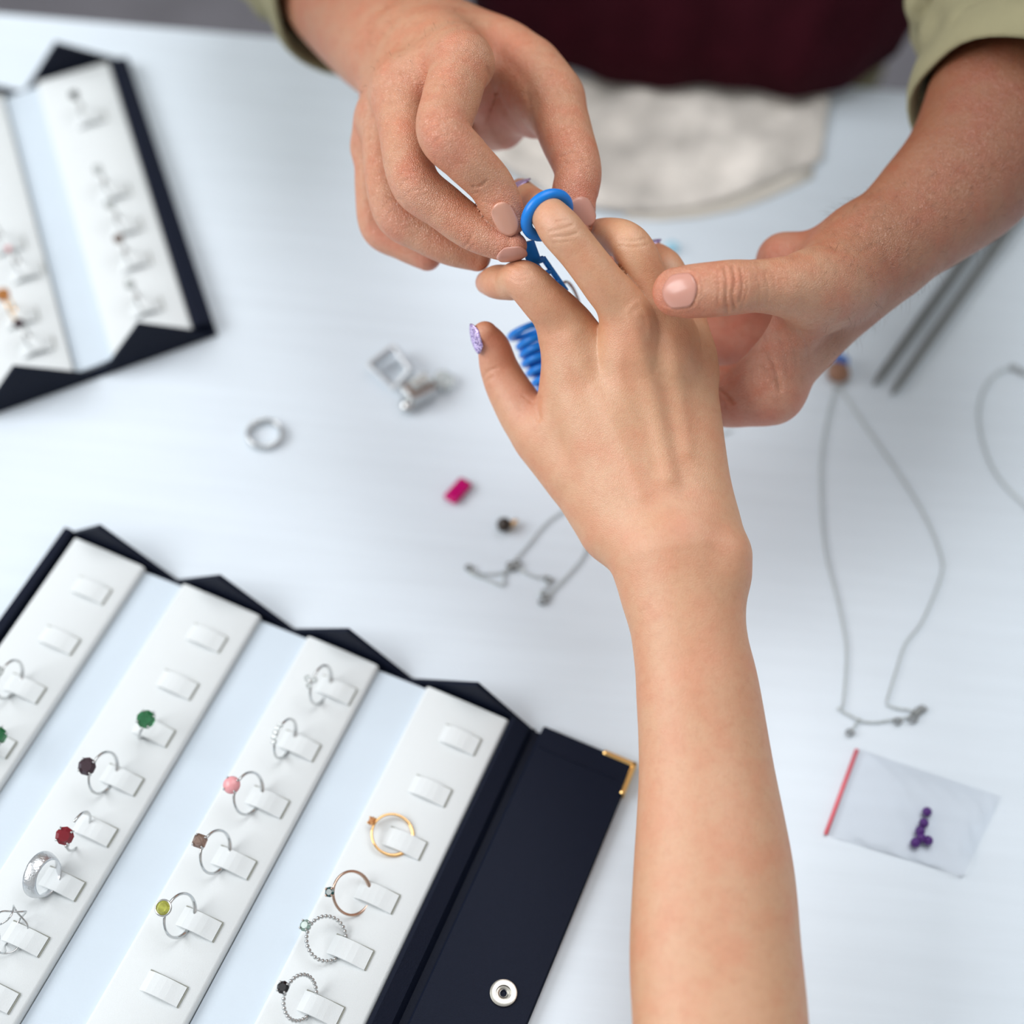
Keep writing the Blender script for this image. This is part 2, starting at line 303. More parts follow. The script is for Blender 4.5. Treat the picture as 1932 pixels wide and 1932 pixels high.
# ---------------------------------------------------------------- rings in the cases
def ring_mesh(c, d, w, R, band, r, n=40, beads=0, width=None, normal=None):
    """circle in plane (d,w) through centre c, radius R"""
    P = [c+R*(d*math.cos(2*math.pi*k/n)+w*math.sin(2*math.pi*k/n)) for k in range(n)]
    return P
def ring(label, cross, gpx, style, gm=None, metal='silver', D=.0186, gr=.0032, grp='rings on the foam tabs', zg=None, name=None):
    """cross: point on the tab where the band runs under; gpx: pixel of the stone; the stone's height follows from the ring's diameter"""
    best = None
    for z in np.linspace(.010,.034,97):
        g = T(*gpx, z); e = abs(np.linalg.norm(g-cross)-D-gr)
        if best is None or e < best[0]: best = (e, g)
    g = best[1] if zg is None else T(*gpx, zg)
    low = cross+Z*.0003; d = nrm(g-low); R = (np.linalg.norm(g-low)-gr*.75)/2; c = low+d*R
    w = nrm(F1.v-d*(F1.v@d)); ax = np.cross(d, w)
    root = empty(name or 'finger_ring', tuple(low), label, 'ring', grp)
    m, b = M[metal], MB(); n = 48
    P = ring_mesh(c, d, w, R, None, None, n)
    if style == 'band':
        b.tube(P, [(.0006,.0031)]*n, 8, True, flat=None)
    elif style == 'bead':
        n = 30
        for k in range(n): b.ball(c+R*(d*math.cos(2*math.pi*k/n)+w*math.sin(2*math.pi*k/n)), R*math.pi/n*.98, 5)
    elif style == 'twist':
        for ph in (0,1):
            b.tube([c+(R+.0011*math.cos(3*a+ph*math.pi))*(d*math.cos(a)+w*math.sin(a))+ax*.0028*math.sin(3*a+ph*math.pi) for a in np.linspace(0,2*math.pi,96)[:-1]], .00042, 6, True)
    elif style == 'open':
        A = np.linspace(math.radians(38),math.radians(322),44)
        b.tube([c+R*(d*math.cos(a)+w*math.sin(a)) for a in A], .00062, 7)
        b.ball(c+R*(d*math.cos(A[0])+w*math.sin(A[0])), .0011, 6)
    else:
        b.tube(P, [.00065+.0003*max(0,-math.cos(2*math.pi*k/n)) for k in range(n)], 8, True)
    b.build('band', m, root, smooth=True)
    if gm is None: return root
    top = c+d*(R+.0002); s = MB()
    v = nrm(CAM-g); v = nrm(d*.55+v*.7)
    gc = g
    if style == 'trefoil':
        q = np.cross(v, w); s2 = MB()
        for a in (0,2.1,4.2): s2.lathe(gc+(w*math.cos(a)+q*math.sin(a))*gr*.8, v, [(.0003,-gr*.5),(gr*.62,0),(gr*.40,gr*.28)], 10)
        s2.build('stone', G[gm], root)
        s.ball(gc-v*gr*.3, gr*.55, 6)
    elif style == 'square':
        q = nrm(np.cross(v, w)); w2 = np.cross(q, v)
        MB().box(gc, w2*gr*.85, q*gr*.85, v*gr*.5, gr*.35).build('stone', G[gm], root)
    elif style == 'bezel':
        MB().lathe(gc, v, [(.0004,-gr*.8),(gr*.95,0),(gr*.62,gr*.35)], 16).build('stone', G[gm], root)
        s.tube([gc+(nrm(w-v*(w@v))*math.cos(a)+np.cross(v,nrm(w-v*(w@v)))*math.sin(a))*gr*1.05 for a in np.linspace(0,2*math.pi,25)[:-1]], .0005, 6, True)
    elif style == 'row':
        q = nrm(w)
        s2 = MB()
        for t in (-1.6,-.8,0,.8,1.6): s2.box(gc+q*t*gr-d*abs(t)**2*gr*.25, q*gr*.36, ax*gr*.5, d*gr*.4, gr*.15)
        s2.build('stone', G[gm], root); s.ball(gc-d*gr*.5, gr*.4, 6)
    elif gm == 'pink':
        MB().lathe(gc, v, [(.0004,-gr*.7),(gr*.8,-gr*.4),(gr,0),(gr*.85,gr*.35),(gr*.45,gr*.6),(.0003,gr*.68)], 18).build('stone', G[gm], root, smooth=True)
    else:
        MB().lathe(gc, v, [(.0002,-gr*.9),(gr,-gr*.05),(gr,gr*.05),(gr*.58,gr*.38)], 9).build('stone', G[gm], root)
    q = nrm(w-v*(w@v)); y = np.cross(v, q)
    if style not in ('bezel','trefoil','row'):
        for k in range(4):
            a = math.pi/4+k*math.pi/2; r_ = (q*math.cos(a)+y*math.sin(a))
            s.tube([top-r_*0, gc-v*gr*.6+r_*gr*.7, gc+r_*gr*1.04, gc+v*gr*.35+r_*gr*.85], .0004, 5)
            s.ball(gc+v*gr*.38+r_*gr*.86, .00055, 4)
    if s.v: s.build('setting', m, root, smooth=True)
    return root
def crs(k, i, off=-.0030): return TC[k][i]+F1.u*off-Z*.0001
ring('rose gold ring with a tiny peach stone, topmost on the right foam strip', crs(3,2,.003), (702,1549), 'solitaire', 'orange', 'gold', gr=.0021)
ring('thin two-tone ring with a dark teal round stone on the right foam strip', crs(3,3), (622,1683), 'solitaire', 'teal', 'bronze', gr=.0023)
ring('beaded silver ring with a pale mint stone on the right foam strip', crs(3,4), (576,1746), 'bead', 'mint', gr=.0027)
ring('beaded silver ring with a black stone, lowest on the right foam strip', crs(3,5), (534,1863), 'bead', 'black', gr=.0028)
ring('silver ring with a clear three-stone cluster, topmost on the third foam strip', crs(2,0), (585,1285), 'trefoil', 'clear', gr=.0026)
ring('silver ring set with a row of clear stones, second on the third strip', crs(2,1), (520,1382), 'row', 'clear', gr=.0026)
ring('silver ring with a milky pink round stone', crs(2,2), (437,1481), 'solitaire', 'pink', gr=.0041)
ring('silver ring with a square brown smoky stone', crs(2,3), (377,1587), 'square', 'brown', gr=.0036)
ring('silver ring with a round yellow-green bezel-set stone', crs(2,4), (308,1713), 'bezel', 'lime', gr=.0032)
ring('silver ring with a bright green faceted stone on the second foam strip', crs(1,2), (275,1357), 'solitaire', 'green', gr=.0044, D=.013)
ring('silver ring with a very dark plum round stone', crs(1,3), (164,1446), 'solitaire', 'smoke', gr=.0042)
ring('open silver ring with a deep red garnet stone', crs(1,4), (122,1577), 'open', 'garnet', gr=.0042, D=.0175)
ring('broad hammered plain silver band without a stone', crs(1,5,-.003), (55,1640), 'band', None, 'dsilver', D=.018)
ring('silver ring of two interlaced wires at the left photo edge', crs(1,6), (-8,1740), 'twist', None, D=.0185)
ring('silver ring leaning on the left foam strip with a small clear stone', crs(0,2), (-2,1266), 'solitaire', 'clear', gr=.0024)
ring('ring with a green stone cut by the left photo edge', crs(0,3,-.002), (-4,1388), 'solitaire', 'green', gr=.0042, D=.013)
u1k, F1k = F1.u, F1
def ring2(label, px, py, gm, metal='silver', gr=.003, dv=.014):
    global F1
    c = T(px, py, ZP); F1 = F2
    pd = min(padsB, key=lambda o: 0); k = int(np.argmin([abs(F2.inv(c)[0]-(a+b)/2) for a, b in pads2]))
    tab(F2, padsB[k], px+8, py+6)
    g = c-F2.u*.004-F2.v*dv*.3+Z*.016
    q = CAM+(g-CAM); d = g-CAM; f = FPX/(d@FW); gp = (966+f*(d@RT), 966-f*(d@UP))
    ring(label, c-Z*.0005, gp, 'solitaire', gm, metal, gr=gr, grp='rings in the far case', zg=.0245)
    F1 = F1k
for a in (('blurred silver ring with a dark stone, farthest on the far case right strip', 162,222,'black'), ('bright clear-stoned silver ring below the farthest ring of the far case', 207,362,'clear'),
          ('small silver ring in the middle of the far case right strip', 230,428,'clear'), ('dull silver ring with a grey stone on the far case right strip', 246,492,'brown'), ('clear-stoned silver ring nearest the viewer on the far case right strip', 268,578,'clear'),
          ('dark blue-stoned ring on the far case left strip', 8,462,'teal'), ('small pink-stoned silver ring on the far case left strip', 42,512,'pink','silver',.002), ('orange-stoned gold ring on the far case left strip', 32,598,'orange','gold',.004), ('lilac-grey stone silver ring lowest on the far case left strip', 62,652,'smoke')):
    ring2(*a)
# ---------------------------------------------------------------- bodies: smooth implicit surfaces, in millimetres in a frame turned like the camera
DS = .975
def Q(px, py, d): d = d*DS; return np.array([(px-966)/FPX*d, -(py-966)/FPX*d, -d])
def proj(P): d = -P[:,2]; return P[:,0]/d*FPX+966, -P[:,1]/d*FPX+966
ROTM = np.stack([RT, UP, -FW], 1)
def to_world(P): return P@ROTM.T/1000+CAM
def from_world(P): return (np.asarray(P)-CAM)@ROTM*1000
def smin(a, b, k):
    h = np.maximum(k-np.abs(a-b), 0)/k
    return np.minimum(a, b)-h*h*k*.25
class Tube:
    """tapering limb on a smooth curve through joints (px,py,depth,radius px); flat = thickness along n relative to the width"""
    def __init__(s, pts, flat=1.0, n=(0,0,1), k=5.0, mm=False, sub=0):
        P = np.array(pts, float) if mm else np.array([[*Q(x,y,d), r*d*DS/FPX] for x, y, d, r in pts])
        m = len(P); g = lambda i: P[min(max(i,0),m-1)]; C = []
        for i in range(m-1):
            a, b, c, d = g(i-1), g(i), g(i+1), g(i+2)
            C.append(.5*np.stack([2*b, c-a, 2*a-5*b+4*c-d, 3*b-a-3*c+d]))
        s.C = np.array(C, np.float32); s.m = m; s.S = 3 if m > 2 else 1
        U = np.linspace(0, m-1, (m-1)*s.S+1); K = np.array([s.at(np.array([u]))[0][0] for u in U]); s.U, s.K = U.astype(np.float32), K.astype(np.float32)
        s.flat, s.n, s.k = flat, nrm(n).astype(np.float32), k
        s.lo = (K[:,:3]-K[:,3:]).min(0); s.hi = (K[:,:3]+K[:,3:]).max(0)
    def at(s, u):
        i = np.clip(u.astype(int), 0, s.m-2); t = (u-i)[:,None]; c = s.C[i]
        return c[:,0]+t*(c[:,1]+t*(c[:,2]+t*c[:,3])), c[:,1]+t*(2*c[:,2]+3*t*c[:,3]), 2*c[:,2]+6*t*c[:,3]
    def __call__(s, p):
        best = np.full(len(p), 1e9, np.float32); u = np.zeros(len(p), np.float32)
        for k in range(len(s.K)-1):
            a, b = s.K[k,:3], s.K[k+1,:3]; ab = b-a; w = p-a; t = np.clip(w@ab/(ab@ab+1e-9), 0, 1)
            d = ((w-t[:,None]*ab)**2).sum(1); m = d < best; best[m] = d[m]; u[m] = s.U[k]+t[m]*(s.U[k+1]-s.U[k])
        for _ in range(2 if s.m > 2 else 0):
            c, c1, c2 = s.at(u); e = c[:,:3]-p
            g = (e*c1[:,:3]).sum(1); h = (c1[:,:3]**2).sum(1)+(e*c2[:,:3]).sum(1)
            u = np.clip(u-np.clip(g/np.maximum(h, .3*(c1[:,:3]**2).sum(1)+1e-9), -.3, .3), 0, s.m-1)
        c, c1, _ = s.at(u); w = p-c[:,:3]; d2 = (w*w).sum(1)
        if s.flat != 1:
            T_ = c1[:,:3]/np.maximum(np.linalg.norm(c1[:,:3],axis=1,keepdims=True),1e-9)
            n = s.n-T_*(T_@s.n)[:,None]; n /= np.maximum(np.linalg.norm(n,axis=1,keepdims=True),1e-9); q = (w*n).sum(1)
            d2 = d2+q*q*(1/s.flat**2-1)
        return (np.sqrt(d2)-c[:,3]).astype(np.float32)
def field(p, palm, fingers, bumps):
    M_ = 20
    def sub(f, tube, k):
        m = np.all((p > tube.lo-M_)&(p < tube.hi+M_), 1)
        if m.any(): f[m] = smin(f[m], tube(p[m]), k)
    f = np.full(len(p), 60, np.float32)
    for t in palm: sub(f, t, t.k)
    out = f.copy()
    for ch in fingers:
        m = np.all((p > ch.lo-M_)&(p < ch.hi+M_), 1)
        if m.any(): out[m] = np.minimum(out[m], smin(f[m], ch(p[m]), ch.k))
    for c, w, a in bumps:
        m = np.all(np.abs(p-c) < 3*w, 1)
        if m.any(): out[m] -= a*np.exp(-((p[m]-c)**2).sum(1)/w**2)
    return out
def isosurface(fn, lo, hi, h, proj_it=2):
    B = 8; nb = np.ceil((hi-lo)/(h*B)).astype(int); N = nb*B+1
    ci = np.stack(np.meshgrid(*[np.arange(n) for n in nb], indexing='ij'), -1).reshape(-1,3)
    fc = fn((lo+(ci+.5)*B*h).astype(np.float32)).reshape(nb)
    Fd = np.where(np.repeat(np.repeat(np.repeat(fc,B,0),B,1),B,2) < 0, -50, 50).astype(np.float32)
    Fd = np.pad(Fd, ((0,1),)*3, mode='edge')
    act = ci[np.abs(fc.reshape(-1)) < B*h*1.7]
    o = np.stack(np.meshgrid(*[np.arange(B+1)]*3, indexing='ij'), -1).reshape(-1,3)
    for s in range(0, len(act), 600):
        idx = (act[s:s+600,None]*B+o[None]).reshape(-1,3)
        Fd[idx[:,0],idx[:,1],idx[:,2]] = fn((lo+idx*h).astype(np.float32))
    S = Fd < 0
    cnt = sum(S[i:N[0]-1+i, j:N[1]-1+j, k:N[2]-1+k].astype(np.int8) for i in (0,1) for j in (0,1) for k in (0,1))
    cells = np.argwhere((cnt > 0)&(cnt < 8)); vid = np.full(N-1, -1, np.int32); vid[tuple(cells.T)] = np.arange(len(cells))
    acc = np.zeros((len(cells),3)); num = np.zeros(len(cells))
    cr = [np.array(c) for c in np.ndindex(2,2,2)]
    for a in cr:
        for ax in range(3):
            if a[ax]: continue
            b = a.copy(); b[ax] = 1
            fa = Fd[tuple((cells+a).T)]; fb = Fd[tuple((cells+b).T)]; m = (fa < 0) != (fb < 0)
            t = np.where(m, fa/np.where(m, fa-fb, 1), 0); pt = a+np.eye(3)[ax]*t[:,None]
            acc[m] += pt[m]; num[m] += 1
    V = lo+(cells+acc/num[:,None])*h
    faces = []
    for ax in range(3):
        u, v = (ax+1)%3, (ax+2)%3
        sl = [slice(None)]*3; sl2 = list(sl); sl[ax] = slice(0,-1); sl2[ax] = slice(1,None)
        e = np.argwhere(S[tuple(sl)] != S[tuple(sl2)])
        e = e[(e[:,u] > 0)&(e[:,v] > 0)&(e[:,u] < N[u]-1)&(e[:,v] < N[v]-1)]
        U_, V_ = np.eye(3,dtype=int)[u], np.eye(3,dtype=int)[v]
        q = np.stack([vid[tuple((e-U_-V_).T)], vid[tuple((e-V_).T)], vid[tuple(e.T)], vid[tuple((e-U_).T)]], 1)
        fl_ = S[tuple(sl)][tuple(e.T)] == 0
        q[fl_] = q[fl_][:,::-1]; faces.append(q[(q >= 0).all(1)])
    F = np.concatenate(faces)
    return (project(fn, V, F, h, proj_it) if proj_it else V), F
def project(fn, V, F, h, it=2):
    for _ in range(it):
        n = vnormals(V, F); f = fn(V.astype(np.float32)); f2 = fn((V+n*.3).astype(np.float32)); g = (f2-f)/.3
        V = V-n*np.clip(f/np.where(np.abs(g) < .35, .35, g), -h*.7, h*.7)[:,None]
    return V
def subdivide(V, Fq):
    E = np.sort(np.concatenate([Fq[:,[i,(i+1)%4]] for i in range(4)]), 1)
    key = E[:,0].astype(np.int64)*len(V)+E[:,1]; u, inv = np.unique(key, return_inverse=True)
    em = (V[u//len(V)]+V[u%len(V)])/2; fm = V[Fq].mean(1); n, ne, m = len(V), len(em), len(Fq)
    e = inv.reshape(4,m).T+n; c = np.arange(m)+n+ne
    return np.concatenate([V,em,fm]), np.concatenate([np.stack([Fq[:,i], e[:,i], c, e[:,(i-1)%4]],1) for i in range(4)])
def vnormals(V, F):
    n = np.cross(V[F[:,2]]-V[F[:,0]], V[F[:,3]]-V[F[:,1]]); o = np.zeros_like(V)
    for i in range(4): np.add.at(o, F[:,i], n)
    return o/np.maximum(np.linalg.norm(o,axis=1,keepdims=True),1e-12)
def polydist(x, y, pts):
    d = np.full(len(x), 1e9)
    for (ax,ay),(bx,by) in zip(pts[:-1],pts[1:]):
        L = (bx-ax)**2+(by-ay)**2+1e-9; t = np.clip(((x-ax)*(bx-ax)+(y-ay)*(by-ay))/L, 0, 1)
        d = np.minimum(d, np.hypot(x-ax-t*(bx-ax), y-ay-t*(by-ay)))
    return d
def relief(V, F, lines):
    """grooves (amp<0) and ridges (amp>0) in mm along curves given where they lie on the skin facing the viewer"""
    N = vnormals(V, F); x, y = proj(V); face = -(N*V).sum(1)/np.linalg.norm(V,axis=1)
    off = np.zeros(len(V))
    for pts, w, amp, dep, tol in lines:
        xs_, ys_ = [p[0] for p in pts], [p[1] for p in pts]; m = 4*w
        s = (x > min(xs_)-m)&(x < max(xs_)+m)&(y > min(ys_)-m)&(y < max(ys_)+m)&(np.abs(-V[:,2]-dep*DS) < tol)&(face > .05)
        if not s.any(): continue
        pl = spline(np.array(pts,float), 4) if len(pts) > 2 else np.array(pts,float)
        off[s] += amp*np.exp(-(polydist(x[s],y[s],pl)/w)**2)*np.clip(face[s]*3,0,1)
    return V+N*off[:,None]
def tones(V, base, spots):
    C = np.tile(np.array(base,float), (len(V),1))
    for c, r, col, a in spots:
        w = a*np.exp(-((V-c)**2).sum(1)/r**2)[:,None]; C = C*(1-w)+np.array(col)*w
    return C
def limb(palm, fingers, bumps, lines, base, spots, h=1.42, sub=True, cut=None):
    allp = palm+fingers; lo = np.min([t.lo for t in allp],0)-6; hi = np.max([t.hi for t in allp],0)+6
    fn = lambda p: field(p, palm, fingers, bumps)
    V, F = isosurface(fn, lo, hi, h, 0)
    if sub: V, F = subdivide(V, F)
    V = project(fn, V, F, h, 2)
    V = relief(V, F, lines)
    return V, F, tones(V, base, spots)
def body_object(name, sets, material, parent, origin=None):
    n, Vs, Fs, Cs = 0, [], [], []
    for V, F, C in sets: Vs.append(to_world(V)); Fs.append(F+n); Cs.append(C); n += len(V)
    V, F, C = np.concatenate(Vs), np.concatenate(Fs), np.concatenate(Cs)
    org = np.array(parent_world(parent)) if parent is not None else np.array(origin)
    me = bpy.data.meshes.new(name); me.vertices.add(len(V)); me.vertices.foreach_set('co', (V-org).astype(np.float32).ravel())
    me.loops.add(F.size); me.loops.foreach_set('vertex_index', F.astype(np.int32).ravel())
    me.polygons.add(len(F)); me.polygons.foreach_set('loop_start', np.arange(0,F.size,4,dtype=np.int32)); me.polygons.foreach_set('use_smooth', np.ones(len(F),bool))
    me.update(); me.validate()
    at = me.color_attributes.new('tone','FLOAT_COLOR','POINT'); at.data.foreach_set('color', np.concatenate([C,np.ones((len(C),1))],1).astype(np.float32).ravel())
    me.materials.append(material); o = bpy.data.objects.new(name, me); COL.objects.link(o)
    if parent is not None: o.parent = parent
    else: o.location = org
    return o, BVHTree.FromPolygons([tuple(p) for p in V], [tuple(map(int,f)) for f in F])
def nail(bvh, px, py, ax, nh, L, W, parent, material, label=None, at=None):
    """a finger nail laid on the skin: (px,py) its middle, ax its root-to-tip direction and nh the way it faces (image x, image up, toward viewer), L, W in mm"""
    d = FW+RT*(px-966)/FPX-UP*(py-966)/FPX; hit, nn, _, _ = bvh.ray_cast(Vector(CAM), Vector(nrm(d)))
    if at is not None or hit is None: hit, nn, _, _ = bvh.find_nearest(Vector(to_world(Q(px,py,at or 710)[None])[0]))
    toW = lambda v: nrm(RT*v[0]+UP*v[1]-FW*v[2])
    n = nrm(np.array(nn)*.3+toW(nh)); a = toW(ax); a = nrm(a-n*(a@n)); s = np.cross(n, a); h = np.array(hit)
    A, B = [], []
    for u in np.linspace(-.75,.75,7):                                   # fit the curve of the nail bed
        for v in np.linspace(-.9,.85,9):
            r = bvh.ray_cast(Vector(h+a*v*L/2000+s*u*W/2000+n*.006), Vector(-n), .011)
            if r[0] is not None: A.append((1,v,u,u*u,v*v)); B.append((np.array(r[0])-h)@n)
    k = np.linalg.lstsq(np.array(A+[(0,0,0,.002,0),(0,0,0,0,.002),(0,0,.002,0,0)]), np.array(B+[-.0012*.002*W/10,-.0003*.002,0]), rcond=None)[0]
    A, B = np.array(A), np.array(B)
    k[3] = min(max(k[3],-W*.00030),-W*.00010); k[4] = min(max(k[4],-.0012),.0002)
    q = (np.abs(A[:,2]) < .55)&(np.abs(A[:,1]) < .75); k[0] += max(0, min(.0009, (B-A@k)[q].max()))
    nu, nv = 15, 13; V = []
    for j in range(nv):
        v = -1+2*j/(nv-1); wv = max(.30, (1-abs(v)**(3.0 if v > 0 else 4.2)*.93))**.5
        for i in range(nu):
            u = -1+2*i/(nu-1); e = L/2*v*(1-.16*u*u*abs(v))/1000; x = u*wv
            V.append(h+a*e+s*x*W/2000+n*(k[0]+k[1]*v+k[2]*x+k[3]*x*x+k[4]*v*v+.00042-.0003*(v < -.9)))
    F = [(j*nu+i,j*nu+i+1,j*nu+nu+i+1,j*nu+nu+i) for j in range(nv-1) for i in range(nu-1)]
    o = MB().add(V, F).build('fingernail', material, parent, smooth=True)
    if o.data.polygons[len(F)//2].normal.dot(Vector(n)) < 0: o.data.flip_normals()
    m = o.modifiers.new('thickness','SOLIDIFY'); m.thickness = .0006; m.offset = -1
    if label: o['label'] = label
    return o
def bump(px, py, d, w, a): return (Q(px,py,d), w, a)
def spot(px, py, d, r, col, a): return (Q(px,py,d), r, col, a)
WB = (.63,.34,.19); WR = (.60,.22,.13)      # the woman's skin and its rosier places
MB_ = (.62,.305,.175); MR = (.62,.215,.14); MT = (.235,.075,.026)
# ---- the woman's right arm
palm = [Tube([(1400,2700,560,165),(1383,2350,596,166),(1366,2100,628,168),(1359,1932,646,166),(1350,1800,658,162),(1346,1642,671,151),(1332,1449,685,127),(1316,1300,693,116),(1303,1217,697,109),(1290,1125,702,111),(1278,1045,706,119)], .80, sub=3),
 Tube([(1288,1090,704,110),(1264,1000,710,122),(1236,930,715,118)], .56, k=10),
 Tube([(1190,985,716,64),(1115,800,720,62),(1072,640,722,50)], .85, k=12),
 Tube([(1225,990,712,62),(1190,800,714,60),(1190,625,710,50)], .85, k=12),
 Tube([(1270,990,712,62),(1255,800,715,58),(1260,640,716,50)], .85, k=12),
 Tube([(1318,985,714,58),(1314,810,719,50),(1302,680,725,42)], .9, k=12),
 Tube([(1160,985,724,72),(1085,890,732,62),(1030,830,738,50)], .85, k=14),
 Tube([(1075,740,728,54),(1062,800,730,56)], .7, k=12),
 Tube([(1376,1046,700,34),(1370,1075,700,36)], 1, k=10)]
fing = [Tube([(1085,885,731,58),(1008,808,739,50),(966,745,743,43),(943,697,743,37),(931,655,739,31),(915,631,735,25)], .95, k=6),
 Tube([(1090,680,722,50),(1066,612,719,48),(1025,566,714,43),(988,530,713,39),(962,533,722,33.5),(938,532,730,32),(920,533,746,23)], k=8),
 Tube([(1188,660,712,48),(1184,595,707,47),(1138,534,701,42),(1095,478,698,40),(1056,431,697,41),(1032,402,703,34),(1004,382,728,29),(983,362,755,25)], k=8),
 Tube([(1262,680,716,46),(1254,612,715,46),(1225,545,711,42),(1199,480,706,41),(1178,453,708,37),(1146,446,724,35),(1118,446,744,30)], k=8),
 Tube([(1308,700,726,42),(1300,640,727,41),(1285,570,732,37),(1262,512,732,32),(1250,494,742,29),(1232,478,756,23)], k=8)]
bumps = [bump(1070,622,690,9,1.6), bump(1196,612,680,8,2.6), bump(1266,632,688,8,1.8), bump(1308,660,700,8,1.6), bump(1390,1050,690,10,1.4), bump(1240,655,692,6,-1.2), bump(1140,640,692,6,-1.0)]
lines = [([(1196,600),(1215,680),(1238,780),(1262,900)], 18, 1.15, 690, 22), ([(1080,640),(1120,720),(1170,830),(1210,930)], 18, .95, 696, 24), ([(1266,640),(1282,740),(1296,850)], 16, .7, 694, 22),
 ([(1180,700),(1215,800),(1240,880)], 14, -.35, 690, 24), ([(1248,690),(1270,800),(1292,920)], 15, -.4, 692, 24), ([(1120,690),(1150,770)], 14, -.3, 694, 24),
 ([(1185,585),(1205,570),(1222,600),(1224,630)], 6, .35, 690, 22),
 ([(1044,447),(1066,446),(1088,440)], 2.6, -.40, 690, 16), ([(1036,438),(1058,432),(1082,424)], 2.4, -.30, 690, 16), ([(1050,418),(1072,414)], 2.4, -.25, 690, 16), ([(1046,458),(1072,456)], 2.4, -.2, 690, 16),
 ([(958,508),(978,520),(1000,515)], 2.5, -.25, 700, 16), ([(952,518),(974,530),(996,527)], 2.5, -.22, 700, 16), ([(966,498),(990,505)], 2.5, -.2, 700, 16),
 ([(1170,452),(1195,455),(1218,450)], 2.6, -.28, 695, 16), ([(1168,464),(1196,466),(1222,462)], 2.4, -.22, 695, 16),
 ([(912,712),(922,700),(938,694)], 2.6, -.35, 728, 18), ([(914,722),(930,712)], 2.4, -.25, 728, 18), ([(1016,752),(1012,768),(1016,790)], 6, -.9, 725, 25), ([(985,745),(1004,760)], 2.5, -.25, 725, 25)]
spots = [spot(920,640,735,14,WR,.75), spot(965,720,735,16,WR,.4), spot(1010,760,735,9,(.42,.13,.09),.5), spot(1198,605,690,9,WR,.32), spot(1068,620,695,10,WR,.28), spot(1265,625,692,9,WR,.3), spot(912,534,740,11,WR,.55), spot(1058,430,690,8,(.60,.33,.22),.5), spot(985,520,700,9,(.62,.36,.25),.4),
 spot(1000,380,715,12,WR,.5), spot(1120,440,735,14,WR,.4), spot(1235,480,745,14,WR,.5), spot(1395,1045,690,12,WR,.25), spot(1300,1010,690,18,WR,.22), spot(1440,1560,665,45,(.62,.33,.20),.35), spot(1400,1300,690,30,WR,.15)]
womanV = limb(palm, fing, bumps, lines, WB, spots, 1.3)
wroot = empty('person', tuple(to_world(Q(1290,1110,704)[None])[0]), 'bare forearm and hand of a woman, glittery lilac nails, palm down', 'person')
M['wskin'] = skin('woman_skin', .5, .28, .6); M['mskin'] = skin('man_skin', .45, .75, .95)
wobj, wb = body_object('forearm_and_hand', [womanV], M['wskin'], wroot)
nail(wb, 887, 642, (-.20,1,.05), (-1,0,.30), 14, 9.5, wroot, M['glit'], 'lilac glitter nail', at=733)
nail(wb, 979, 346, (-.8,.35,-.6), (.15,1,.25), 10.5, 10, wroot, M['glit'], 'lilac glitter nail')
nail(wb, 1226, 453, (-.8,.1,-.6), (.25,1,.05), 10, 9, wroot, M['glit'], 'lilac glitter nail', at=752)
# ---- the man's right arm (upper left)
palm = [Tube([(590,-160,952,150),(640,-60,912,138),(705,35,862,125),(768,102,818,112),(804,104,796,98)], .85, sub=3),
 Tube([(800,95,800,88),(850,105,755,68),(872,120,722,56)], k=10),
 Tube([(790,120,802,84),(765,150,765,60),(757,168,740,49)], k=10),
 Tube([(770,150,805,78),(735,200,775,52),(724,218,755,43)], k=10),
 Tube([(760,170,810,70),(715,250,785,44),(706,275,772,36)], k=10),
 Tube([(852,128,732,46),(782,162,742,42)], k=16), Tube([(752,185,750,37),(726,226,762,33)], k=14), Tube([(722,232,764,32),(708,280,774,29)], k=12), Tube([(820,105,775,55),(812,160,745,42)], k=16),
 Tube([(850,75,800,70),(960,108,775,64),(1040,185,752,56)], k=12),
 Tube([(870,150,770,56),(940,190,785,52),(1010,215,768,46)], k=12),
 Tube([(830,200,795,60),(900,240,805,46),(950,250,790,32)], k=10)]
fing = [Tube([(1000,140,765,58),(1044,195,748,56),(1070,262,735,51),(1090,322,726,45),(1084,372,722,43),(1092,405,719,33),(1100,428,717,18)], k=8),
 Tube([(872,125,718,58),(850,190,706,55),(838,250,695,52),(878,298,696,47),(923,345,702,43),(947,389,705,40),(959,412,707,34.5)], k=5),
 Tube([(758,172,738,49),(762,250,726,47),(782,342,714,47),(838,392,712,43),(893,433,712,40),(948,460,710,32),(969,464,709,25.5)], k=5),
 Tube([(726,222,754,43),(728,310,746,42),(746,402,738,41),(800,440,736,38),(850,468,736,33),(900,486,738,26)], k=5),
 Tube([(706,280,770,36),(704,360,768,34),(713,432,764,32),(762,462,760,30),(806,484,757,27)], k=5)]
bumps = [bump(850,85,690,10,1.8), bump(745,155,715,8,1.5), bump(716,215,735,8,1.3), bump(836,255,675,9,1.2), bump(778,350,695,8,1.0), bump(742,408,720,8,.8), bump(1085,322,712,8,.8), bump(905,170,720,9,-1.2)]
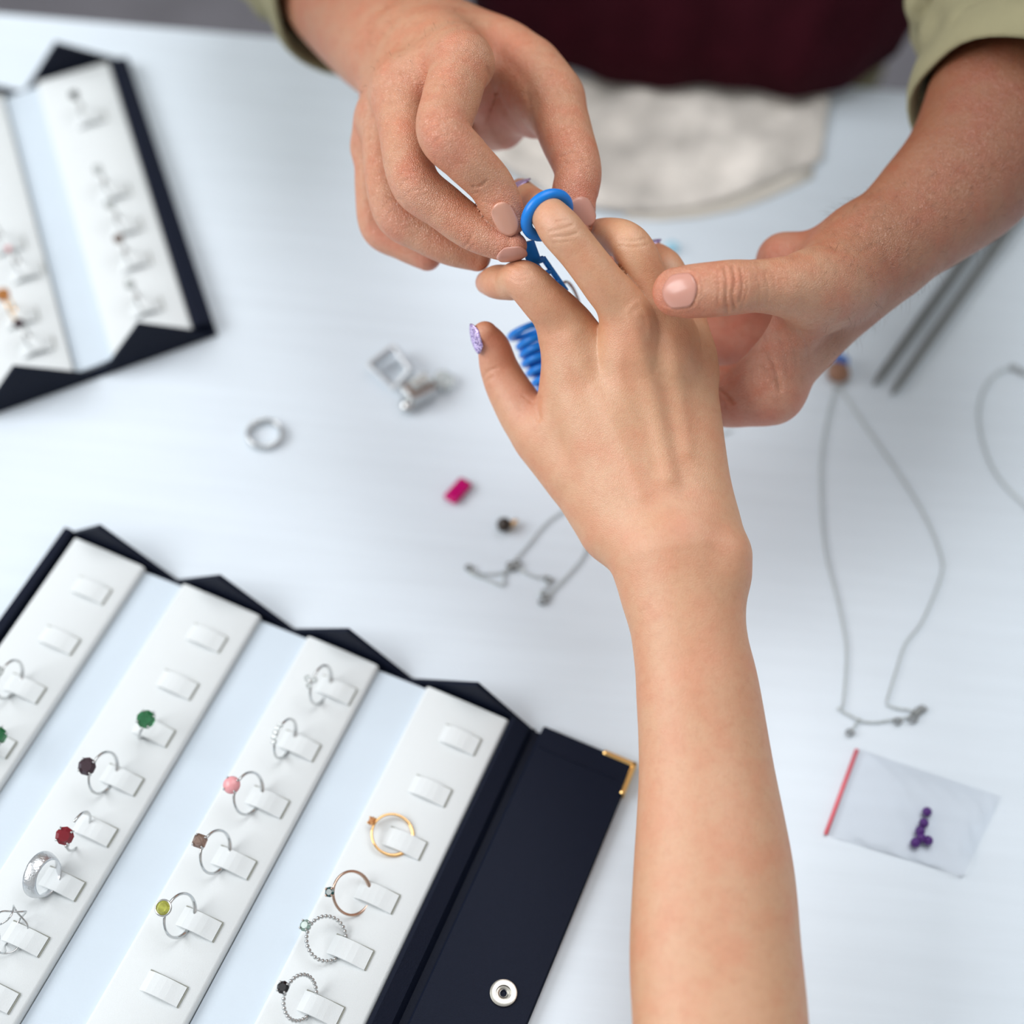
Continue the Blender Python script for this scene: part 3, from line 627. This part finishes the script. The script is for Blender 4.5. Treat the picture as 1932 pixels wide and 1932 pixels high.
lines = [([(892,352),(904,353),(917,342)], 2.6, -.7, 688, 16), ([(893,366),(902,362)], 2.4, -.4, 688, 16), ([(912,380),(930,385),(942,378)], 2.4, -.3, 692, 16), ([(800,240),(822,226),(845,226)], 2.8, -.3, 678, 18), ([(800,262),(812,245),(830,238)], 2.6, -.25, 678, 18), ([(812,280),(826,262),(846,256)], 2.6, -.2, 678, 18),
 ([(752,332),(768,322),(790,322)], 2.6, -.4, 698, 18), ([(755,352),(766,340),(784,338)], 2.4, -.35, 698, 18), ([(764,372),(776,360),(798,358)], 2.4, -.3, 698, 18), ([(748,312),(766,302),(786,304)], 2.4, -.25, 700, 18),
 ([(872,470),(886,455),(892,440)], 2.5, -.35, 698, 18), ([(880,478),(894,462)], 2.5, -.3, 698, 18),
 ([(724,388),(740,376),(756,376)], 2.5, -.35, 722, 18), ([(730,408),(742,396),(760,396)], 2.5, -.3, 722, 18), ([(698,420),(708,412),(724,414)], 2.5, -.3, 750, 18),
 ([(1058,296),(1080,288),(1102,294)], 2.8, -.5, 712, 20), ([(1066,308),(1090,310),(1110,316)], 2.6, -.4, 712, 20), ([(1060,316),(1078,306),(1104,306)], 2.4, -.3, 712, 20),
 ([(812,105),(845,95),(880,100)], 3, -.25, 700, 25), ([(808,125),(842,115),(884,120)], 3, -.22, 700, 25), ([(806,150),(838,142),(880,150)], 3, -.18, 700, 25),
 ([(728,175),(748,160),(768,166)], 3, -.2, 725, 22), ([(920,130),(940,185),(985,260)], 5, -.7, 745, 35), ([(995,180),(1000,215),(1006,255)], 5, -.5, 745, 35), ([(940,100),(990,150),(1010,200)], 12, -.5, 745, 40), ([(818,150),(812,220),(830,300)], 6, -.4, 715, 20),
 ([(926,412),(934,390),(958,384),(976,398),(982,420)], 2.8, .3, 692, 18),
 ([(800,240),(800,300),(850,340)], 3, -.2, 690, 16)]
spots = [spot(962,420,705,12,MR,.6), spot(975,472,712,13,MR,.6), spot(840,262,690,12,MR,.35), spot(785,350,705,11,MR,.35), spot(748,408,730,11,MR,.35), spot(716,440,758,11,MR,.4), spot(806,490,752,12,MR,.5), spot(1098,415,715,16,MR,.7), spot(1085,330,720,18,MR,.35), spot(960,220,775,25,MR,.6), spot(850,90,705,14,MR,.25), spot(750,160,730,12,MR,.25),
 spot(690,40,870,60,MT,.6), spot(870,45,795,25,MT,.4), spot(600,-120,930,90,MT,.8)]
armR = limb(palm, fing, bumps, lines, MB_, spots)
# ---- the man's left arm (right)
palm = [Tube([(1962,-60,841,156),(1950,0,832,156),(1912,150,808,150),(1848,298,782,138),(1748,400,762,115),(1655,472,745,93),(1600,520,740,84)], .86, sub=3),
 Tube([(1650,490,752,88),(1585,560,752,80),(1530,625,750,71),(1480,690,748,63),(1450,733,745,63)], k=12),
 Tube([(1620,480,748,80),(1560,530,722,72),(1520,545,712,66)], k=12),
 Tube([(1600,480,765,66),(1545,492,762,58),(1482,494,768,56)], k=10),
 Tube([(1600,540,785,70),(1500,600,792,64),(1420,640,800,60)], k=10),
 Tube([(1525,585,722,44),(1480,650,732,40),(1455,700,738,44)], .8, k=14),
 Tube([(1500,520,795,60),(1400,560,806,52)], k=10)]
fing = [Tube([(1590,535,725,72),(1530,545,706,68),(1478,541,696,57),(1428,540,690,50),(1385,542,686,52),(1345,546,685,52),(1300,550,687,50.5),(1277,551,690,46.5)], .92, k=8),
 Tube([(1455,735,746,63),(1370,748,756,58),(1290,725,770,50),(1215,640,778,44),(1170,560,772,40),(1146,510,764,36)], k=6),
 Tube([(1470,650,790,58),(1375,655,800,50),(1290,620,806,46),(1225,560,800,42)], k=6),
 Tube([(1440,590,806,52),(1370,590,818,45),(1290,560,825,42)], k=6)]
bumps = [bump(1526,538,680,11,1.6), bump(1440,640,745,8,-1.0)]
lines = [([(1368,506),(1372,535),(1370,560),(1372,588)], 3.2, -.8, 680, 18), ([(1383,503),(1387,530),(1382,556),(1386,580)], 3.2, -.8, 680, 18), ([(1398,508),(1402,536),(1396,570)], 3, -.6, 680, 18), ([(1406,510),(1410,545),(1400,580)], 2.6, -.4, 680, 18), ([(1354,515),(1357,545),(1354,575)], 2.6, -.35, 680, 18),
 ([(1428,520),(1434,545),(1430,575)], 2.4, -.3, 684, 20), ([(1444,516),(1450,545),(1446,580)], 2.4, -.25, 688, 20), ([(1460,520),(1464,550)], 2.4, -.2, 690, 20),
 ([(1432,592),(1434,620),(1446,660),(1462,690),(1472,735)], 5, -.9, 722, 30), ([(1455,600),(1466,630),(1482,655)], 4, -.5, 718, 30), ([(1484,625),(1500,660),(1504,700)], 3, -.25, 722, 30), ([(1470,640),(1484,676),(1486,716)], 3, -.25, 722, 30), ([(1498,610),(1520,640),(1526,680)], 3, -.35, 718, 30), ([(1440,690),(1458,712),(1480,718)], 3, -.5, 725, 30),
 ([(1252,512),(1280,506),(1312,516),(1320,546),(1312,578),(1280,586),(1254,580)], 3.2, .35, 680, 18),
 ([(1350,735),(1366,742),(1382,760)], 4, -.9, 735, 30), ([(1545,452),(1590,470),(1640,470)], 7, -.5, 720, 40), ([(1500,482),(1560,462),(1620,440)], 8, -.4, 720, 40)]
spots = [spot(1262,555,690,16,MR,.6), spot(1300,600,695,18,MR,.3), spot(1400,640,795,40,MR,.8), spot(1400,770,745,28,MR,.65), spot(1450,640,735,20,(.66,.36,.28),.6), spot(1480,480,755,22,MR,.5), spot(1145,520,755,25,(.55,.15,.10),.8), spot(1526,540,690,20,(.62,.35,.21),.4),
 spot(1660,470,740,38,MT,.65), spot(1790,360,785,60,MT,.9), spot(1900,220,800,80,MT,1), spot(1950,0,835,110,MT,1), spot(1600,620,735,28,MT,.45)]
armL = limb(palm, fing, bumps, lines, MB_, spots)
# ---------------------------------------------------------------- the man: body, shirt, apron
mroot = empty('person.001', tuple(to_world(Q(1350,120,1120)[None])[0]), 'man across the table in olive shirt and maroon apron, sliding the ring gauge', 'person')
W = lambda x, y, z, r: [*from_world((x,y,z)), r]
elR, elL = [*Q(560,-225,970), 50], [*Q(1972,-100,846), 52]
def shell(tubes, h, noise=0):
    lo = np.min([t.lo for t in tubes],0)-12; hi = np.max([t.hi for t in tubes],0)+12
    def fn(p):
        f = field(p, tubes, [], [])
        if noise:
            q = p.astype(float); f = f+noise*(np.sin(q[:,0]*.11+2*np.sin(q[:,1]*.05)+q[:,2]*.06)*np.sin(q[:,1]*.09+q[:,2]*.12))+noise*.5*np.sin(q[:,0]*.21-q[:,1]*.17+q[:,2]*.13)
        return f.astype(np.float32)
    V, F = isosurface(fn, lo, hi, h, 1); return V, F
torso = [Tube([W(.095,1.03,.52,150),W(.095,1.02,.75,150),W(.095,1.02,.98,150),W(.095,1.03,1.08,95)], .62, from_world((0,1,0))-from_world((0,0,0)), k=30, mm=True),
 Tube([elR, W(-.15,.95,1.02,46), W(-.085,1.03,1.11,50)], k=30, mm=True), Tube([elL, W(.355,.95,1.03,46), W(.275,1.03,1.11,50)], k=30, mm=True), Tube([W(-.085,1.03,1.11,46),W(.275,1.03,1.11,46)], k=40, mm=True),
 Tube([W(.095,1.03,1.08,60),W(.095,1.01,1.24,58)], k=30, mm=True)]
Vt, Ft = shell(torso, 5.0)
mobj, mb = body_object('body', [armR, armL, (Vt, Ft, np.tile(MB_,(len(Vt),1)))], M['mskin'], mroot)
cR, cL = Q(668,-12,892), Q(1905,205,799); nR, nL = Q(610,-120,930), Q(1945,50,826)
shirt = [Tube([W(.095,1.03,.55,160),W(.095,1.02,.75,160),W(.095,1.02,.98,168),W(.095,1.03,1.09,125)], .64, from_world((0,1,0))-from_world((0,0,0)), k=30, mm=True),
 Tube([[*cR,44.5], [*nR,50], [*elR[:3],60], W(-.15,.95,1.02,56), W(-.085,1.02,1.13,68)], k=30, mm=True),
 Tube([[*cL,45.5], [*nL,54], [*elL[:3],61], W(.355,.95,1.03,56), W(.275,1.02,1.13,68)], k=30, mm=True), Tube([W(-.085,1.03,1.13,66),W(.275,1.03,1.13,66)], k=40, mm=True)]
Vs, Fs = shell(shirt, 4.5, 2.2)
keep = np.ones(len(Vs), bool)
for c, nx in ((cR, nR),(cL, nL)):          # the sleeves end openly at the cuffs
    t = nrm(nx-c); keep &= ~((((Vs-c)@t) < 4) & (np.linalg.norm(Vs-c,axis=1) < 75))
Fs = Fs[keep[Fs].all(1)]
sh, _ = body_object('shirt', [(Vs, Fs, np.ones((len(Vs),3)))], M['shirt'], mroot)
md = sh.modifiers.new('cloth_thickness','SOLIDIFY'); md.thickness = .0016; md.offset = -1
for c, nx, r in ((cR, nR, 46.0),(cL, nL, 47.5)):
    t = nrm(nx-c); x = nrm(np.cross(t,(0,0,1))); y = np.cross(t,x); pts, rad = [], []
    for k in range(40):
        a = 2*math.pi*k/40; rr = r+1.2*math.sin(3*a+1)+.6*math.sin(7*a)
        pts.append(to_world((c+t*(9+1.5*math.sin(2*a))+(x*math.cos(a)+y*math.sin(a))*rr)[None])[0]); rad.append((.0135,.0030))
    MB().tube(pts, rad, 12, True, flat=ROTM@t).build('cuff', M['shirt'], sh, smooth=True)
Vw, Fw = shell([Tube([W(.113,.052,.827,50),W(.15,-.02,.86,55),W(.26,-.18,1.02,62),W(.33,-.28,1.16,70)], k=10, mm=True)], 5.0, 1.5)
body_object('sleeve', [(Vw, Fw, np.ones((len(Vw),3)))], M['blouse'], wroot)
# apron: a bib falling over the belly and bunching on the table edge
def sheet(rows, name, material, parent, thick, smooth=True):
    n, m = len(rows), len(rows[0])
    o = MB().add([p for r in rows for p in r], [(i*m+j,i*m+j+1,i*m+m+j+1,i*m+m+j) for i in range(n-1) for j in range(m-1)]).build(name, material, parent, smooth=smooth)
    s_ = o.modifiers.new('thickness','SOLIDIFY'); s_.thickness = thick; s_.offset = -1; return o
aL, aR = T(880,112,.004), T(1690,168,.004); am = T(1330,196,.004); am[2] = ZT
rows = []
for i in range(15):
    a = i/14; z = .0130+.36*a; r = []
    for j in range(41):
        b = -1+2*j/40; wdt = (aR[0]-aL[0])/2*(1+.17*min(1,a*4)-.10*a)
        x = (aL[0]+aR[0])/2+wdt*b; y = am[1]+.003+.055*abs(b)**4+.09*a**1.3+.0030*math.sin(9*b+3*a)*math.sin(5*a+1)+.0015*math.sin(23*b-4*a)
        r.append((x, y, ZT+z+.002*math.sin(6*b)*(1-a)))
    rows.append(r)
ap = sheet(rows, 'apron', M['apron'], mroot, .002)
for sx_ in (-1,1):
    xs_ = rows[-1][20][0]
    MB().tube([(xs_+sx_*.095, rows[-1][20][1]+.004, ZT+.35),(xs_+sx_*.09,.97,ZT+.44),(xs_+sx_*.075,1.03,ZT+.475)], (( .012,.0012),)*3, 8, flat=(1,0,0)).build('apron_strap', M['strap'], ap)
for sx_ in (0,-1): 
    e_ = rows[3][sx_]; MB().tube([e_, (e_[0]+(-.03 if sx_ == 0 else .03), e_[1]+.06, e_[2]+.01), (e_[0]+(-.02 if sx_ == 0 else .02), e_[1]+.14, e_[2]+.015)], ((.022,.0012),)*3, 8, flat=(0,0,1)).build('apron_tie', M['strap'], ap)
nail(mb, 953, 414, (.40,-.80,-.25), (-.15,.12,1), 14, 9.8, mroot, M['nailp'])
nail(mb, 966, 484, (.93,.12,-.2), (.05,-.75,.75), 13.5, 10, mroot, M['nail'])
nail(mb, 1101, 400, (.42,-.85,-.2), (.72,.1,.65), 14, 11.5, mroot, M['nail'])
nail(mb, 1282, 547, (-1,-.02,-.1), (0,.12,1), 14.5, 14.5, mroot, M['nail'])
# ---------------------------------------------------------------- ring gauges on the finger
fc = Q(1032,406,704.5); fdir = nrm(Q(1004,380,716)-Q(1056,431,697))
rs = empty('ring_sizer', tuple(to_world(fc[None])[0]), 'bunch of blue plastic ring gauges, one slipped over the middle finger', 'ring gauge')
def loop(c, ax, R, r, parent, n=40):
    x = nrm(np.cross(ax,(.2,.1,1))); y = np.cross(ax,x)
    return MB().tube([to_world((c+R*(x*math.cos(2*math.pi*k/n)+y*math.sin(2*math.pi*k/n)))[None])[0] for k in range(n)], r/1000, 12, True).build('gauge_ring', M['blue'], parent, smooth=True)
g0 = loop(fc, nrm(fdir*.9+np.array([0,0,.15])), 10.3, 2.55, rs)
hb = MB()
for a, b, w_ in (((994,456,718),(1008,494,722),3.6),((1008,494,722),(1052,556,730),1.35),((1024,486,724),(1068,549,732),1.35),((1008,494,722),(1026,488,724),1.6),((1024,517,726),(1040,511,727),1.2),((1038,537,728),(1054,531,729),1.1),((1050,553,730),(1068,547,732),2.0)):
    hb.tube([to_world(Q(*a)[None])[0], to_world(Q(*b)[None])[0]], [(.0009,w_/1000)]*2, 10, flat=-FW-RT*.5)
hb.build('gauge_handle', M['blueh'], g0, smooth=True, angle=50)
kc = Q(1079,597,764); kr = []
for k in range(48):
    a = 2*math.pi*k/48; kr.append(to_world((kc+np.array([math.cos(a)*5-math.sin(a)*3, math.sin(a)*15, -math.cos(a)*3+14*math.sin(a)*.55]))[None])[0])
MB().tube(kr, .0008, 8, True).build('key_ring', M['silver'], rs, smooth=True)
for k, (x_, y_) in enumerate(((958,637),(974,656),(980,671),(984,688),(993,706),(1003,724),(1010,741))):
    d_ = nrm((.93,.34-.02*k,-.1)); c = Q(x_,y_,790+k*1.2)+d_*(11-.4*k); axn = nrm(np.cross(d_,(0,.10,1)))
    gk = loop(c, axn, 9.6-.4*k, 1.7, rs, 32)
    MB().tube([to_world((c+d_*8)[None])[0], to_world((c+d_*24)[None])[0]], [(.0009,.0028)]*2, 8, flat=ROTM@axn).build('gauge_handle', M['blue'], gk)
# ---------------------------------------------------------------- cloth on the table
top = spline([T(900,140),T(1060,150),T(1250,165),T(1420,172),T(1563,186)], 12); bot = spline([T(930,310),T(1050,375),T(1190,406),T(1360,385),T(1548,306)], 12)
rows = []
for i in range(25):
    a = i/24; r = []
    for j in range(len(top)):
        p = top[j]*(1-a)+bot[j]*a; u_, v_ = p[0], p[1]; e_ = min(1, 12*min(a,1-a,j/(len(top)-1),1-j/(len(top)-1))+.25)
        h_ = .0042+.0022*math.sin(85*u_+40*v_+2*math.sin(60*v_))*math.sin(70*v_-30*u_)+.0014*math.sin(160*u_-110*v_)
        r.append((p[0],p[1],ZT+.0012+max(.0004,h_*e_)))
    rows.append(r)
clr = empty('cloth', tuple(T(1250,290)), 'crumpled beige linen cloth on the table beside the maroon apron', 'cloth')
o = sheet(rows, 'linen', M['cloth'], clr, .001)
hm = [[tuple(T(x,y0+(y1-y0)*k/3, .0008+.0006*k)) for x, y0, y1 in ((1180,412,392),(1250,416,392),(1320,410,382),(1390,396,366),(1450,374,342),(1500,352,326),(1535,334,312))] for k in range(4)]
sheet(hm, 'hem', M['hem'], clr, .0006)['label'] = 'cream folded hem'
# ---------------------------------------------------------------- necklaces
def chain_mesh(pts, pitch=.0021, wire=.00026, ln=.0015, wd_=.00045):
    P = spline(np.array(pts), 40); L = np.concatenate([[0],np.cumsum(np.linalg.norm(np.diff(P,axis=0),axis=1))]); b = MB()
    m = int(L[-1]/pitch)
    for k in range(m):
        s_ = (k+.5)*pitch; c = np.array([np.interp(s_,L,P[:,i]) for i in range(3)]); c2 = np.array([np.interp(s_+.001,L,P[:,i]) for i in range(3)])
        t = nrm(c2-c) if np.linalg.norm(c2-c) > 1e-9 else np.array([1.,0,0]); s1 = nrm(np.cross(Z,t)); w_ = s1 if k%2 else nrm(Z*.8+s1*.6)
        b.tube([c+t*ln*math.cos(q)+w_*wd_*math.sin(q) for q in np.linspace(0,2*math.pi,9)[:-1]], wire, 4, True)
    return b
def pts(l, z=.0012): return [T(x,y,z) for x, y in l]
def clasp(parent, x, y, r=.0016):
    b = MB(); c = T(x,y,.0016); b.tube([c+np.array([math.cos(q),math.sin(q),.15*math.sin(q*2)])*r for q in np.linspace(0,2*math.pi,15)[:-1]], .0005, 6, True); b.ball(c+np.array([r*1.3,0,0]), .0008, 4)
    return b.build('clasp', M['rod'], parent, smooth=True)
n1 = empty('necklace', tuple(T(1640,1000)), 'long thin grey chain necklace with a blue and brown pendant', 'necklace', 'necklaces on the table')
chain_mesh(pts([(1576,735),(1562,790),(1550,860),(1549,940),(1558,1040),(1580,1130),(1596,1210),(1596,1270),(1590,1334)])).build('chain', M['chain'], n1, smooth=True)
chain_mesh(pts([(1586,735),(1640,815),(1700,900),(1748,980),(1776,1050),(1776,1085),(1755,1140),(1735,1180),(1708,1215),(1692,1262),(1674,1320),(1674,1330)])).build('chain', M['chain'], n1, smooth=True)
chain_mesh(pts([(1590,1334),(1584,1338),(1620,1358),(1650,1363),(1690,1357),(1716,1352),(1742,1336)])).build('chain', M['chain'], n1, smooth=True)
chain_mesh(pts([(1674,1330),(1690,1336),(1715,1340),(1738,1346)])).build('chain', M['chain'], n1, smooth=True)
chain_mesh(pts([(1622,1357),(1612,1370),(1602,1382)])).build('chain', M['chain'], n1, smooth=True)
for x, y in ((1603,1382),(1693,1361),(1726,1349),(1733,1341),(1722,1358),(1740,1337)): clasp(n1, x, y)
pd = MB().lathe(T(1582,702,.0042), nrm((.2,-.1,1)), [(.0030,-.0038),(.0066,-.002),(.0070,.001),(.005,.0034),(.001,.004)], 14).build('pendant', M['rust'], n1, smooth=True)
MB().lathe(T(1586,682,.0045), nrm((.1,.1,1)), [(.002,-.003),(.0045,-.001),(.0045,.002),(.002,.0036)], 10).build('pendant_stone', M['denim'], pd)
MB().tube([T(1580,726,.002)+np.array([math.cos(q)*.0022,math.sin(q)*.0022,.0006*math.sin(q)]) for q in np.linspace(0,6.283,17)[:-1]], .0006, 6, True).build('bail', M['chain'], pd, smooth=True)
n2 = empty('necklace.001', tuple(T(1900,830)), 'thin chain necklace looping out of the right photo edge', 'necklace', 'necklaces on the table')
chain_mesh(pts([(1912,694),(1885,702),(1858,732),(1847,780),(1856,840),(1880,895),(1925,945),(1990,1000),(2080,1010)])).build('chain', M['chain'], n2, smooth=True)
chain_mesh(pts([(1912,694),(1935,706),(1975,740),(2040,770)])).build('chain', M['chain'], n2, smooth=True)
clasp(n2, 1912, 694, .0018); clasp(n2, 1928, 702)
n3 = empty('necklace.002', tuple(T(1000,1050)), 'thin chain necklace partly under the bare forearm, its end crumpled', 'necklace', 'necklaces on the table')
chain_mesh(pts([(1380,812),(1250,850),(1140,900),(1075,955),(1030,988),(995,1030),(968,1060)])).build('chain', M['chain'], n3, smooth=True)
chain_mesh(pts([(1330,900),(1200,950),(1120,1003),(1100,1050),(1065,1092),(1022,1136)])).build('chain', M['chain'], n3, smooth=True)
chain_mesh(pts([(968,1060),(948,1080),(915,1083),(890,1078),(882,1070),(890,1082),(920,1094),(948,1104),(952,1085),(968,1062)])).build('chain', M['chain'], n3, smooth=True)
chain_mesh(pts([(972,1062),(990,1080),(1015,1090),(1034,1088),(1036,1100),(1028,1112),(1018,1120),(1040,1122)])).build('chain', M['chain'], n3, smooth=True)
for x, y in ((884,1071),(962,1066),(974,1062),(968,1072),(1022,1136),(1028,1127),(1034,1094)): clasp(n3, x, y)
# ---------------------------------------------------------------- loose pieces on the table
def ground(px, py, z=0): return T(px, py, z)
r0 = empty('finger_ring', tuple(T(499,820)), 'plain polished silver ring lying flat alone on the table', 'ring', 'loose rings on the table')
c = T(499,819,.0022); MB().tube([c+.0091*(np.array([math.cos(q),math.sin(q),0])) for q in np.linspace(0,2*math.pi,61)[:-1]], [(.0021,.0010)]*60, 10, True, flat=(0,0,1)).build('band', M['silver'], r0, smooth=True)
sr = empty('finger_ring', tuple(T(765,735)), 'big square silver cocktail ring lying on its side behind the magenta stone', 'ring', 'loose rings on the table')
b = MB(); A_, B_, C_, D_ = T(689,686,.0085), T(741,648,.0125), T(776,697,.0105), T(741,738,.003)
q4 = [A_,B_,C_,D_]; ctr = sum(q4)/4; nrm4 = nrm(np.cross(B_-A_, D_-A_)); nrm4 = nrm4 if nrm4@(-FW) > 0 else -nrm4
back = [p-nrm4*.007+np.array([.0035,.001,0]) for p in q4]; inn = [ctr+(p-ctr)*.80 for p in q4]; inb = [p-nrm4*.007+np.array([.0035,.001,0]) for p in inn]
V = q4+back+inn+inb; F = []
for i in range(4):
    j = (i+1)%4; F += [(i,j,4+j,4+i),(8+i,12+i,12+j,8+j),(i,8+i,8+j,j),(4+i,4+j,12+j,12+i)]
V = [np.array([p[0],p[1],max(p[2],ZT+.0003)]) for p in V]
fr = b.add(V, F).build('band', M['dsilver'], sr); bv = fr.modifiers.new('edge','BEVEL'); bv.width = .0007; bv.segments = 2
hc = T(790,738,.0062); hx = nrm(T(815,735)-T(770,758)); hy = np.cross(Z,hx)
MB().box(hc, hx*.0088, hy*.0062, Z*.0058, .0012).build('bezel', M['silver'], sr)
MB().box(hc+hx*.0012+hy*.001+Z*.0066, hx*.0058, hy*.004, Z*.0014, .001).build('stone', G['clear'], sr)
MB().lathe(T(768,766,.004), Z, [(.001,-.0034),(.0036,-.002),(.0042,0),(.0034,.0022),(.001,.0034)], 18).build('shoulder', M['silver'], sr, smooth=True)
MB().lathe(T(838,716,.0045), nrm((.3,0,1)), [(.0006,-.0045),(.0062,-.001),(.0058,.0012),(.0032,.003)], 10).build('stone', G['clear'], sr)
a_, b_ = T(847,945,.0025), T(881,907,.0025); lx = (b_-a_)/2; lx[2] = 0; ly = np.cross(Z,nrm(lx))
ms = MB(); cx = (a_+b_)/2; L_, W_ = np.linalg.norm(lx), .0042; ux = nrm(lx)
for f0, f1, z0, z1 in ((.55,1,.0004,.0024),(1,1,.0024,.0029),(1,.72,.0029,.0042)):
    def oct_(f, z): return [cx*[1,1,0]+Z*(ZT+z)+ux*L_*sx_*f*(1 if k else .86)+ly*W_*sy_*f*(.72 if k else 1) for sx_, sy_, k in ((-1,-1,1),(-1,-1,0),(1,-1,0),(1,-1,1),(1,1,1),(1,1,0),(-1,1,0),(-1,1,1))]
    ms.add(oct_(f0,z0)+oct_(f1,z1), [(i,(i+1)%8,8+(i+1)%8,8+i) for i in range(8)]+([tuple(range(8))] if z0 < .001 else [])+([tuple(range(8,16))] if z1 > .004 else []))
tag(ms.build('gemstone', G['magenta']), 'rectangular faceted magenta stone loose on the table', 'gemstone')
sb = empty('stud', tuple(T(952,996)), 'small dark smoky bead stud on the table below the magenta stone', 'earring')
MB().ball(T(951,990,.0042), .0040, 12).build('bead', M['brownb'], sb, smooth=True)
MB().lathe(T(957,994,.0022), nrm((.6,.5,.2)), [(.0012,-.001),(.0017,0),(.0012,.006),(.0003,.0066)], 12).build('post', M['gold'], sb, smooth=True)
tag(MB().lathe(T(1268,466,.003), Z, [(.001,-.0028),(.004,-.0015),(.0045,0),(.003,.002),(.0008,.003)], 8).build('gemstone', mat('pale_blue_stone',(.35,.68,.85),.2)), 'pale blue stone beyond the little finger, near the linen cloth', 'gemstone')
for k, (a_, b_) in enumerate((((1650,724),(1955,300)),((1684,742),(1975,330)))):
    A_, B_ = T(*a_,.0030), T(*b_,.0036); t = B_-A_
    f_ = empty('needle_file.%03d'%k if k else 'needle_file', tuple((A_+B_)/2*[1,1,0]+Z*ZT), ('left' if k == 0 else 'right')+' one of the two parallel grey steel needle files beneath the tanned forearm', 'file', 'needle files')
    MB().tube([A_+t*s_ for s_ in (0,.04,.3,.6)], [.0013,.0021,.0026,.0028], 10).build('blade', M['rod'], f_, smooth=True, angle=40)
    MB().tube([A_+t*s_ for s_ in (.6,.62,.98,1)], [.0028,.0033,.0034,.0026], 12).build('handle', M['rod'], f_, smooth=True, angle=40)
# zip bag with beads
bag = empty('zip_bag', tuple(T(1720,1530)), 'small clear zip bag with a pink strip and purple beads inside', 'bag')
cn = [(1617,1412),(1889,1503),(1818,1653),(1556,1575)]
def bagp(s_, t_, z): 
    x = (cn[0][0]*(1-s_)+cn[1][0]*s_)*(1-t_)+(cn[3][0]*(1-s_)+cn[2][0]*s_)*t_; y = (cn[0][1]*(1-s_)+cn[1][1]*s_)*(1-t_)+(cn[3][1]*(1-s_)+cn[2][1]*s_)*t_; return T(x,y,z)
rt_, rb_ = [], []
for i in range(31):
    a_ = i/30; r1, r2 = [], []
    for j in range(31):
        q = j/30; e_ = min(1, 5*min(a_,1-a_,q,1-q)); 
        z = .0007+e_*(.0058+.0010*math.sin(9*a_+7*q)*math.sin(13*q-4*a_)+.0006*math.sin(31*a_-23*q))+.004*math.exp(-((a_-.95)**2+(q-.85)**2)*60)
        r1.append(tuple(bagp(a_,q,z))); r2.append(tuple(bagp(a_,q,.0003)))
    rt_.append(r1); rb_.append(r2)
n_ = 31
MB().add([p for r in rt_ for p in r], [(i*n_+j,i*n_+j+1,i*n_+n_+j+1,i*n_+n_+j) for i in range(30) for j in range(30)]).build('top_film', M['film'], bag, smooth=True)
MB().add([p for r in rb_ for p in r], [(i*n_+j,i*n_+j+1,i*n_+n_+j+1,i*n_+n_+j) for i in range(30) for j in range(30)]).build('bottom_film', M['film'], bag)
MB().tube([T(1617,1414,.0014),T(1558,1574,.0014)], [(.0007,.0010)]*2, 8, flat=(0,0,1)).build('zip_strip', M['pinkzip'], bag, smooth=True)
bd = None
for x, y, w_ in ((1749,1532,'topmost of the little column'),(1743,1553,'second from the top of the column'),(1736,1568,'third from the top of the column'),(1738,1581,'in the middle of the bottom cluster'),(1751,1586,'at the right end of the bottom cluster'),(1727,1590,'lowest, at the left end of the bottom cluster')):
    if bd is None:
        bd = tag(MB().ball(T(x,y,.0028), .0024, 8).build('bead', M['bead'], smooth=True), 'purple bead in the clear zip bag, '+w_, 'bead', 'purple beads in the zip bag'); b0 = T(x,y,.0028)
    else:
        o = bd.copy(); COL.objects.link(o); o['label'] = 'purple bead in the clear zip bag, '+w_; o.location = Vector(bd.location)+Vector(T(x,y,.0028)-b0)

# ---------------------------------------------------------------- hair on the man's forearms
def hairs(V, F, sel, count, ln, parent, along, name='arm_hair'):
    N = vnormals(V, F); x, y = proj(V); idx = np.nonzero(sel(x, y))[0]; idx = RNG.choice(idx, count); b = MB()
    for i in idx:
        n = N[i]; t = along-n*(along@n); t = nrm(nrm(t)+RNG.normal(0,.28,3)); l = ln*RNG.uniform(.6,1.2); s_ = nrm(np.cross(t,n))*.045
        p0 = V[i]-n*.1; p1 = p0+n*l*.30+t*l*.4; p2 = p0+n*l*.36+t*l
        W3 = to_world(np.array([p0+s_,p0-s_,p1+s_*.8,p1-s_*.8,p2]))
        b.add(W3, [(0,1,3,2),(2,3,4)])
    o = b.build(name, M['hair'], parent); o['kind'] = 'stuff'; return o
hairs(armL[0], armL[1], lambda x, y: (x > 1560)&(y > 215)&(y < 760)&(y > 900-.45*x*0-x*.33), 1500, 8.5, mobj, nrm(Q(1560,560,740)-Q(1844,325,790)))
hairs(armR[0], armR[1], lambda x, y: (x < 900)&(y < 200)&(x > 560), 420, 7, mobj, nrm(Q(800,110,800)-Q(655,0,880)))
